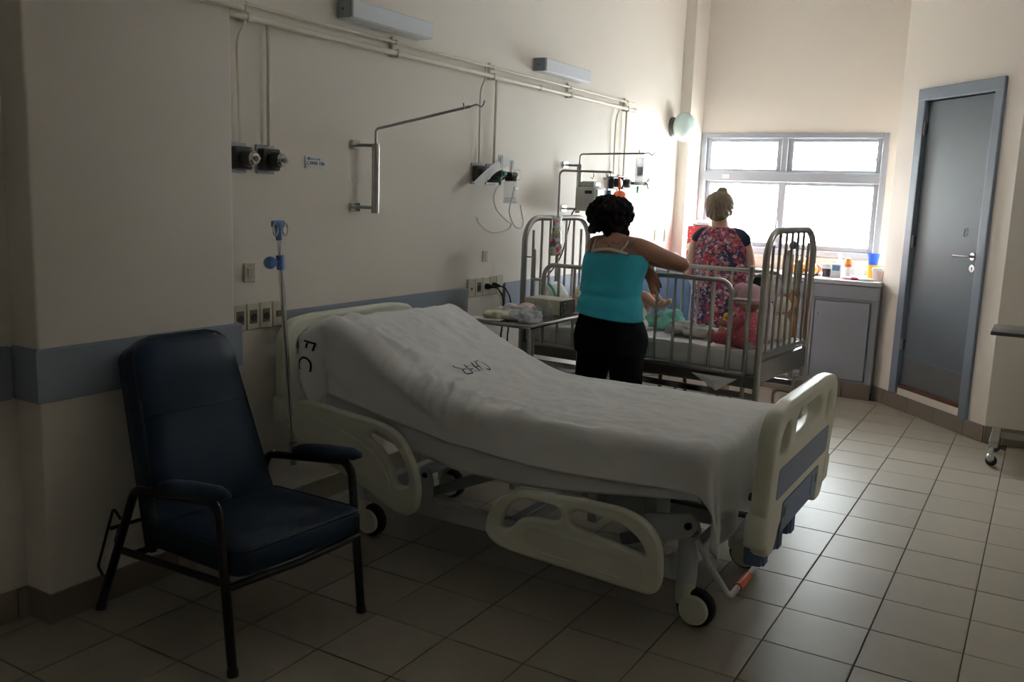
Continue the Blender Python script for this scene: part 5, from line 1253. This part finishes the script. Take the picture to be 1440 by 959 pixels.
# ================================================================== people
def limb(mb, pts, radii, n=14, sq=(1, 1)):
    """tapered limb with rounded ends"""
    P = [Vector(p) for p in pts]; R_ = list(radii)
    a = (P[0] - P[1]).normalized(); b = (P[-1] - P[-2]).normalized()
    Q = [P[0] + a * R_[0] * .85, P[0] + a * R_[0] * .5] + P + [P[-1] + b * R_[-1] * .5, P[-1] + b * R_[-1] * .85]
    rr = [R_[0] * .45, R_[0] * .85] + R_ + [R_[-1] * .85, R_[-1] * .45]
    # densify
    QQ, RR = [], []
    S = spline(Q, 4)
    for i, p in enumerate(S):
        k = min(i / 4, len(rr) - 1); j = int(k); f = k - j
        RR.append(rr[j] if j >= len(rr) - 1 else rr[j] * (1 - f) + rr[j + 1] * f); QQ.append(p)
    mb.tube(QQ, 0, n, radii=RR, sq=sq)
def stack(mb, secs, n=28, yaw=0.0, p=2.3, grow=0.0):
    """torso-like loft; section = (x, y, z, half width, half depth)"""
    ax = Vector((math.cos(yaw), math.sin(yaw), 0)); ay = Vector((-math.sin(yaw), math.cos(yaw), 0))
    keys = spline([(s[0], s[1], s[2]) for s in secs], 5); ws = spline([(s[3], s[4], 0) for s in secs], 5)
    mb.loft([ell(k, w_.x + grow, w_.y + grow, n, ax, ay, p) for k, w_ in zip(keys, ws)])
def hand(mb, wrist, d, down, side, L=.175, curl=.5, spread=.0):
    """palm, four unequal bent fingers and a thumb leaving the side of the palm; d: pointing direction, down: palm normal"""
    d = Vector(d).normalized(); dn = Vector(down); dn = (dn - d * dn.dot(d)).normalized(); sd = d.cross(dn) * side
    w0 = Vector(wrist); pl = L * .50
    rings = []
    for t, hw, ht in ((0, .024, .019), (.25, .031, .018), (.6, .039, .016), (.9, .040, .014), (1.0, .036, .012)):
        rings.append(ell(w0 + d * pl * t, hw, ht, 14, sd, dn, 2.4))
    mb.loft(rings)
    for k, (off, fl_n, r) in enumerate(((-.029, .40, .0085), (-.010, .46, .009), (.010, .43, .0088), (.028, .34, .008))):
        b0 = w0 + d * pl * .95 + sd * off; ln = L * fl_n; cc = curl * (1 + .12 * k)
        d1 = (d * math.cos(cc * .7) + dn * math.sin(cc * .7) + sd * spread * (k - 1.5)).normalized(); d2 = (d * math.cos(cc * 1.5) + dn * math.sin(cc * 1.5)).normalized(); d3 = (d * math.cos(cc * 2.2) + dn * math.sin(cc * 2.2)).normalized()
        p1 = b0 + d1 * ln * .45; p2 = p1 + d2 * ln * .32; p3 = p2 + d3 * ln * .23
        limb(mb, [b0 - d * .02, b0, p1, p2, p3], [r * 1.1, r * 1.1, r, r * .95, r * .8], 8)
    t0 = w0 + d * pl * .25 - sd * .026; t1 = t0 - sd * .028 + d * .028 + dn * .012; t2 = t1 - sd * .010 + d * .030 + dn * .012; t3 = t2 + d * .022 + dn * .006
    limb(mb, [t0, t1, t2, t3], [.014, .012, .010, .008], 8)
def head_shape(mb, c, yaw, k=1.0, tilt=0.0):
    """skull, jaw, nose, ears and brow ridge; face looks along local +y"""
    M = Tm(*c) @ Rm(yaw, 'Z') @ Rm(tilt, 'X')
    mb.ball((0, -.012 * k, .02 * k), .074 * k, .092 * k, .092 * k, 20, 14, M=M); mb.ball((0, .022 * k, -.045 * k), .056 * k, .062 * k, .062 * k, 16, 12, M=M)
    mb.ball((0, .058 * k, -.088 * k), .026 * k, .022 * k, .018 * k, 12, 8, M=M)
    mb.tube([(0, .083 * k, .022 * k), (0, .094 * k, -.005 * k), (0, .104 * k, -.022 * k), (0, .090 * k, -.032 * k)], 0, 10, radii=[.008 * k, .010 * k, .013 * k, .010 * k], M=M)
    mb.ball((0, .084 * k, -.058 * k), .022 * k, .010 * k, .009 * k, 10, 6, M=M)
    for s in (-1, 1): mb.ball((s * .076 * k, -.012 * k, -.012 * k), .010 * k, .018 * k, .030 * k, 10, 8, M=M)
    return M
def world_child(o, t):
    o.parent = t; o.matrix_parent_inverse = Tm(*t.location).inverted(); return o
def wlink(name, me, m, t, ang=180): return world_child(link(name, me, m, None, ang=ang, fixn=False), t)

# ---------------------------------------------------------------- woman in the turquoise top, arms folded on the cot gate
w1 = thing('person', 'person with curly black hair in turquoise strap top and black trousers leaning on cot', 'person', (.97, 1.36, 0))
TORSO = [(.980, 1.385, .74, .170, .118), (.980, 1.388, .82, .185, .124), (.962, 1.395, .91, .152, .118), (.950, 1.415, 1.00, .158, .118), (.945, 1.437, 1.08, .160, .117), (.945, 1.462, 1.16, .172, .118), (.944, 1.482, 1.23, .165, .105), (.940, 1.497, 1.285, .125, .078), (.925, 1.510, 1.32, .060, .055)]
b = MB(); YAW = .06
stack(b, TORSO, yaw=YAW)
limb(b, [(.925, 1.510, 1.29), (.905, 1.525, 1.335), (.880, 1.545, 1.375)], [.062, .056, .054])
HM1 = head_shape(b, (.868, 1.565, 1.412), .12, 1.0, -.45)
# shoulders and arms
limb(b, [(.90, 1.49, 1.275), (.820, 1.495, 1.262), (.785, 1.53, 1.24), (.752, 1.60, 1.19), (.735, 1.650, 1.168)], [.052, .056, .050, .043, .040])
limb(b, [(.745, 1.650, 1.168), (.84, 1.632, 1.175), (.95, 1.615, 1.178), (1.060, 1.600, 1.168)], [.040, .039, .034, .027])
limb(b, [(.99, 1.485, 1.275), (1.075, 1.478, 1.262), (1.125, 1.505, 1.248), (1.19, 1.57, 1.215), (1.262, 1.640, 1.180)], [.052, .058, .052, .045, .042])
limb(b, [(1.262, 1.640, 1.180), (1.20, 1.690, 1.178), (1.10, 1.715, 1.182), (1.01, 1.725, 1.182)], [.042, .040, .034, .027])
hand(b, (1.060, 1.600, 1.168), (.60, -.05, -.80), (-.6, .5, -.2), 1, .195, .22, .16)
hand(b, (1.01, 1.725, 1.182), (-1, .05, -.02), (0, .2, -1), 1, .175, .35)
# legs and feet
for hx, kx, fx, fy in ((.885, .868, .862, 1.335), (1.062, 1.075, 1.088, 1.325)):
    limb(b, [(hx, 1.39, .80), (hx, 1.385, .68), (kx, 1.375, .46), (kx, 1.355, .30), (fx, fy, .09)], [.095, .088, .060, .055, .036])
    limb(b, [(fx, fy - .03, .035), (fx - .004, fy + .06, .035), (fx - .01, fy + .15, .025)], [.032, .036, .028], sq=(.9, 1.1))
body1 = wlink('body', fuse(b, .0065, 5, .5), 'skin_tan', w1)
BV1 = BVHTree.FromPolygons([v.co.copy() for v in body1.data.vertices], [tuple(p.vertices) for p in body1.data.polygons])
# hair: a mass of tight curls
hm = MB(); hc = Vector((.862, 1.552, 1.437)); rnd = random.Random(4)
hm.ball(tuple(hc), .110, .112, .088, 24, 16)
for k in range(210):
    z = rnd.uniform(-.95, 1); a = rnd.uniform(0, 2 * PI); q = math.sqrt(max(0, 1 - z * z)); v = Vector((q * math.cos(a), q * math.sin(a), z))
    if v.y > .55 and z < .55: continue
    p = hc + Vector((v.x * .116, v.y * .112, v.z * .088)); r = rnd.uniform(.012, .026)
    hm.ball(tuple(p), r, r, r, 8, 6)
for k in range(26):
    a = PI + PI * k / 25; p = hc + Vector((.105 * math.cos(a), .095 * math.sin(a), -.078 + rnd.uniform(-.022, .01))); r = rnd.uniform(.014, .024); hm.ball(tuple(p), r, r, r * 1.2, 8, 6)
me = fuse(hm, .0055, 1, .4)
hair1 = wlink('hair', me, 'hair_black', w1)
# clothes follow the body
tb_ = MB(); k = [s for s in TORSO if .95 < s[2] < 1.24]
secs = [(.963, 1.391, .898, .188, .154), (.961, 1.395, .93, .180, .142)] + [(s[0], s[1], s[2], s[3] + .010, s[4] + .010) for s in k[0:]]
stack(tb_, secs, yaw=YAW)
def folds1(v):
    f = .0022 * math.sin(v.z * 80 + v.x * 14 + 4 * noise.noise(v * 7)) * math.exp(-((v.z - .99) / .07) ** 2) * (.5 + noise.noise(v * 9)) + .003 * noise.noise(v * 18)
    f += .006 * math.exp(-((v.z - .965) / .024) ** 2) - .005 * math.exp(-((v.z - 1.005) / .016) ** 2) + .004 * math.exp(-((v.z - 1.04) / .02) ** 2)
    c = Vector((.95, 1.44, v.z)); d = (v - c); d.z = 0
    q = v + d.normalized() * f
    if v.z < .98: q.z -= (v.x - .93) * .11 * min(1, (.98 - v.z) / .06)
    return q
top1 = wlink('strap_top', fuse(tb_, .0065, 3, .4, folds1), 'top_turquoise', w1)
tr = MB()
stack(tr, [(.980, 1.380, .70, .196, .146), (.980, 1.384, .78, .204, .150), (.975, 1.386, .845, .190, .142), (.966, 1.390, .905, .166, .130), (.960, 1.394, .935, .150, .120)], yaw=YAW)
for hx, kx, fx, fy in ((.890, .870, .862, 1.335), (1.078, 1.092, 1.098, 1.325)):
    limb(tr, [(hx, 1.38, .76), (hx, 1.378, .66), (kx, 1.372, .48), (kx, 1.355, .30), (fx, fy, .10)], [.108, .094, .084, .078, .070], 18)
def folds2(v): return v + Vector((0, -.004 * noise.noise(Vector((v.x * 22, 3, v.z * 7))), 0))
wlink('trousers', fuse(tr, .007, 4, .5, folds2), 'trouser_black', w1)
BVt = BVHTree.FromPolygons([v.co.copy() for v in top1.data.vertices], [tuple(p.vertices) for p in top1.data.polygons])
def on_back(pts, off=.003, r=.004, per=4, sq=(1, 1)):
    out = []
    for x, z in [(p.x, p.y) for p in spline([(a, c_, 0) for a, c_ in pts], per)]:
        h = BV1.ray_cast(Vector((x, 0.9, z)), Vector((0, 1, 0)))[0]; h2 = BVt.ray_cast(Vector((x, 0.9, z)), Vector((0, 1, 0)))[0]
        if h2 and (not h or h2.y < h.y): h = h2
        if h: out.append(h + Vector((0, -off, 0)))
    return MB().tube(out, r, 6, sq=sq) if len(out) > 1 else MB().ball((.94, 1.45, 1.1), .001)
for name, m, pts, r in (('bra_strap', 'strap_cream', [(.835, 1.300), (.832, 1.270), (.845, 1.243)], .0055), ('bra_strap', 'strap_cream', [(1.030, 1.300), (1.020, 1.270), (1.005, 1.243)], .0055),
                        ('top_strap', 'strap_grey', [(.812, 1.298), (.812, 1.265), (.815, 1.225)], .0045), ('top_strap', 'strap_grey', [(1.062, 1.300), (1.056, 1.265), (1.050, 1.225)], .0045),
                        ('bra_band', 'strap_cream', [(.838, 1.236), (.885, 1.247), (.93, 1.252), (.98, 1.247), (1.045, 1.232)], .0085)):
    o = on_back(pts, .002, r).build(name, m, None, ang=180); world_child(o, w1)
for q, pts in enumerate([[(.875, 1.288), (.89, 1.281), (.905, 1.287), (.918, 1.280)], [(.935, 1.283), (.95, 1.289), (.965, 1.282), (.985, 1.288)], [(.926, 1.276), (.930, 1.262), (.934, 1.274)]]):
    world_child(on_back(pts, .0006, .0016).build('tattoo', 'ink_blue', None, ang=180), w1)
def face(t, M, k, lipm):
    for s in (-1, 1):
        e = world_child(link('eye', MB().ball((s * .031 * k, .074 * k, .008 * k), .013 * k, .011 * k, .010 * k, 12, 8, M=M).mesh('e'), 'white'), t)
        link('iris', MB().ball((s * .031 * k, .0835 * k, .008 * k), .0055 * k, .003 * k, .0055 * k, 10, 6, M=M).mesh('i'), 'ink_black', e)
    world_child(link('mouth', MB().tube([(-.022 * k, .0905 * k, -.058 * k), (0, .0955 * k, -.056 * k), (.022 * k, .0905 * k, -.058 * k)], .0035 * k, 6, M=M).mesh('m'), lipm), t)
face(w1, HM1, 1.0, 'fruit_red')

# ---------------------------------------------------------------- woman in the floral dress at the counter
w2 = thing('person', 'person with fair hair in a bun and floral dress standing at window counter', 'person', (.93, 3.50, 0))
T2 = [(.925, 3.50, .62, .190, .135), (.91, 3.50, .80, .200, .140), (.895, 3.50, .95, .180, .125), (.885, 3.505, 1.08, .172, .120), (.880, 3.51, 1.18, .178, .118), (.876, 3.515, 1.26, .165, .098), (.868, 3.515, 1.315, .120, .072), (.858, 3.515, 1.345, .060, .055)]
b = MB(); stack(b, T2, yaw=0)
limb(b, [(.862, 3.515, 1.31), (.852, 3.515, 1.36), (.846, 3.515, 1.40)], [.064, .060, .060])
HM2 = head_shape(b, (.842, 3.525, 1.462), .10, 1.17, -.22)
limb(b, [(.80, 3.51, 1.285), (.728, 3.505, 1.268), (.690, 3.495, 1.20), (.668, 3.48, 1.08), (.655, 3.475, .985)], [.050, .054, .050, .044, .038])
limb(b, [(.655, 3.475, .985), (.670, 3.56, .985), (.710, 3.66, 1.00), (.745, 3.72, 1.015)], [.038, .037, .032, .026])
limb(b, [(.95, 3.51, 1.285), (1.018, 3.508, 1.266), (1.055, 3.52, 1.20), (1.085, 3.54, 1.08), (1.098, 3.55, .985)], [.050, .054, .050, .044, .038])
limb(b, [(1.098, 3.55, .985), (1.08, 3.61, .985), (1.04, 3.68, 1.00), (1.00, 3.735, 1.015)], [.038, .037, .032, .026])
hand(b, (.745, 3.72, 1.015), (.45, .85, .1), (0, .2, -1), -1, .165, .4)
hand(b, (1.00, 3.735, 1.015), (-.45, .85, .1), (0, .2, -1), 1, .165, .4)
for hx, fx in ((.845, .890), (1.00, .985)):
    limb(b, [(hx, 3.50, .80), (hx, 3.50, .65), (fx, 3.505, .46), (fx, 3.485, .31), (fx, 3.475, .09)], [.090, .080, .056, .053, .034])
    limb(b, [(fx, 3.455, .035), (fx, 3.54, .035), (fx, 3.63, .024)], [.032, .036, .026], sq=(.9, 1.1))
body2 = wlink('body', fuse(b, .0065, 5, .5), 'skin_fair', w2)
dm = MB()
stack(dm, [(.925, 3.50, .47, .232, .172), (.922, 3.50, .62, .225, .165), (.908, 3.50, .82, .222, .160), (.896, 3.502, .97, .205, .145), (.886, 3.506, 1.09, .196, .138), (.881, 3.511, 1.18, .198, .132), (.877, 3.515, 1.26, .184, .112), (.869, 3.516, 1.318, .136, .084), (.861, 3.516, 1.338, .082, .066)])
def folds3(v):
    w_ = max(0, min(1, (1.1 - v.z) / .5)); a = math.atan2(v.y - 3.5, v.x - .9)
    d = Vector((math.cos(a), math.sin(a), 0)); return v + d * (.007 * w_ * math.sin(a * 9 + v.z * 3) + .003 * noise.noise(v * 12))
wlink('dress', fuse(dm, .0075, 4, .5, folds3), 'floral', w2)
for s, pts in ((-1, [(.795, 3.512, 1.297), (.745, 3.507, 1.282), (.708, 3.500, 1.248), (.700, 3.497, 1.230)]), (1, [(.962, 3.512, 1.297), (1.005, 3.507, 1.280), (1.040, 3.502, 1.252), (1.048, 3.500, 1.240)])):
    c = MB(); limb(c, pts, [.044, .054, .055, .052], 18); wlink('cap_sleeve', fuse(c, .007, 3, .5), 'navy', w2)
hm = MB(); MH = HM2
hm.ball((0, -.030, .028), .108, .114, .106, 26, 18, M=MH); hm.ball((0, -.070, -.034), .088, .062, .064, 20, 14, M=MH)
hm.ball((.014, -.050, .128), .040, .036, .032, 18, 12, M=MH)
def strands(v):
    q = MH.inverted() @ v; a = math.atan2(q.x, q.z - .10); d = (v - MH.to_translation()).normalized(); return v + d * .0022 * math.sin(a * 34)
wlink('hair', fuse(hm, .0055, 2, .4, strands), 'hair_blond', w2)
face(w2, HM2, 1.17, 'pink_box')
wlink('hair_tie', MB().tube([MH @ Vector((.012 + .024 * math.cos(t), -.056 + .022 * math.sin(t), .108)) for t in [2 * PI * k / 14 for k in range(14)]], .005, 6, closed=True).mesh('ht'), 'navy', w2)
for fx in (.890, .985):
    sp_ = MB(); sp_.loft([ell((fx, 3.535, z), .047, .125, 18, p=2.6) for z in (.001, .012)]); world_child(sp_.build('sandal_sole', 'navy', None), w2)
    world_child(MB().tube([(fx - .042, 3.57, .012), (fx - .03, 3.575, .055), (fx, 3.58, .068), (fx + .03, 3.575, .055), (fx + .042, 3.57, .012)], .007, 8).build('sandal_strap', 'navy', None), w2)
for fx, fy in ((.862, 1.385), (1.088, 1.375)):
    sp_ = MB(); sp_.loft([ell((fx - .005, fy, z), .047, .130, 18, p=2.6) for z in (.001, .012)]); world_child(sp_.build('sandal_sole', 'black_plastic', None), w1)
    world_child(MB().tube([(fx - .045, fy + .04, .012), (fx - .03, fy + .045, .056), (fx, fy + .05, .068), (fx + .03, fy + .045, .056), (fx + .045, fy + .04, .012)], .007, 8).build('sandal_strap', 'black_plastic', None), w1)

# ---------------------------------------------------------------- child lying in the cot, head on the pillow
w3 = thing('person', 'small child lying in the cot with bare legs resting on mint towel', 'person', tuple(cw(.55, .40, .76)))
c_ = lambda s, t, z: tuple(cw(s, t, z))
b = MB()
limb(b, [c_(.36, .42, .845), c_(.44, .41, .835), c_(.52, .40, .825), c_(.57, .40, .82)], [.060, .072, .072, .066], 18)
head_shape(b, c_(.255, .43, .915), CA + PI / 2 + PI, .86, 1.25)
limb(b, [c_(.36, .42, .86), c_(.32, .425, .88)], [.035, .035])
for dt, kz in ((-.055, .945), (.05, .935)):
    limb(b, [c_(.57, .40 + dt * .7, .825), c_(.615, .40 + dt, .885), c_(.645, .40 + dt, kz), c_(.69, .40 + dt * .9, .922), c_(.735, .40 + dt * .8, .893)], [.046, .042, .032, .030, .021])
    limb(b, [c_(.735, .40 + dt * .8, .890), c_(.762, .40 + dt * .8, .900), c_(.782, .40 + dt * .8, .918)], [.021, .019, .016], sq=(1, .8))
    for j in range(5): limb(b, [c_(.780, .40 + dt * .8 - .014 + .007 * j, .920), c_(.786, .40 + dt * .8 - .015 + .0075 * j, .930)], [.0055, .005], 8)
for sg_ in (-1, 1):
    limb(b, [c_(.40, .41 + sg_ * .06, .855), c_(.46, .41 + sg_ * .12, .83), c_(.53, .41 + sg_ * .12, .83)], [.028, .025, .019])
    hand(b, c_(.53, .41 + sg_ * .12, .83), tuple(Rm(CA, 'Z').to_3x3() @ Vector((1, 0, -.1))), (0, 0, -1), sg_, .075, .5)
bb = wlink('body', fuse(b, .0045, 3, .5), 'skin_fair', w3)
g_ = MB(); limb(g_, [c_(.36, .42, .848), c_(.44, .41, .838), c_(.52, .40, .828), c_(.575, .40, .822)], [.064, .078, .080, .074], 18)
wlink('romper', fuse(g_, .006, 3), 'baby_print', w3)
hmm = MB(); hmm.ball(c_(.225, .435, .918), .066, .070, .060, 16, 12); wlink('hair', fuse(hmm, .006, 2), 'hair_black', w3)
lump('printed_cloth', 'baby_print', tuple(cw(.70, .16, .795)), (.085, .085, .055), 'white printed cloth bundled beside the cot gate', 'cloth', .22, 8, seed=51, flat=-.045, rot=CA)
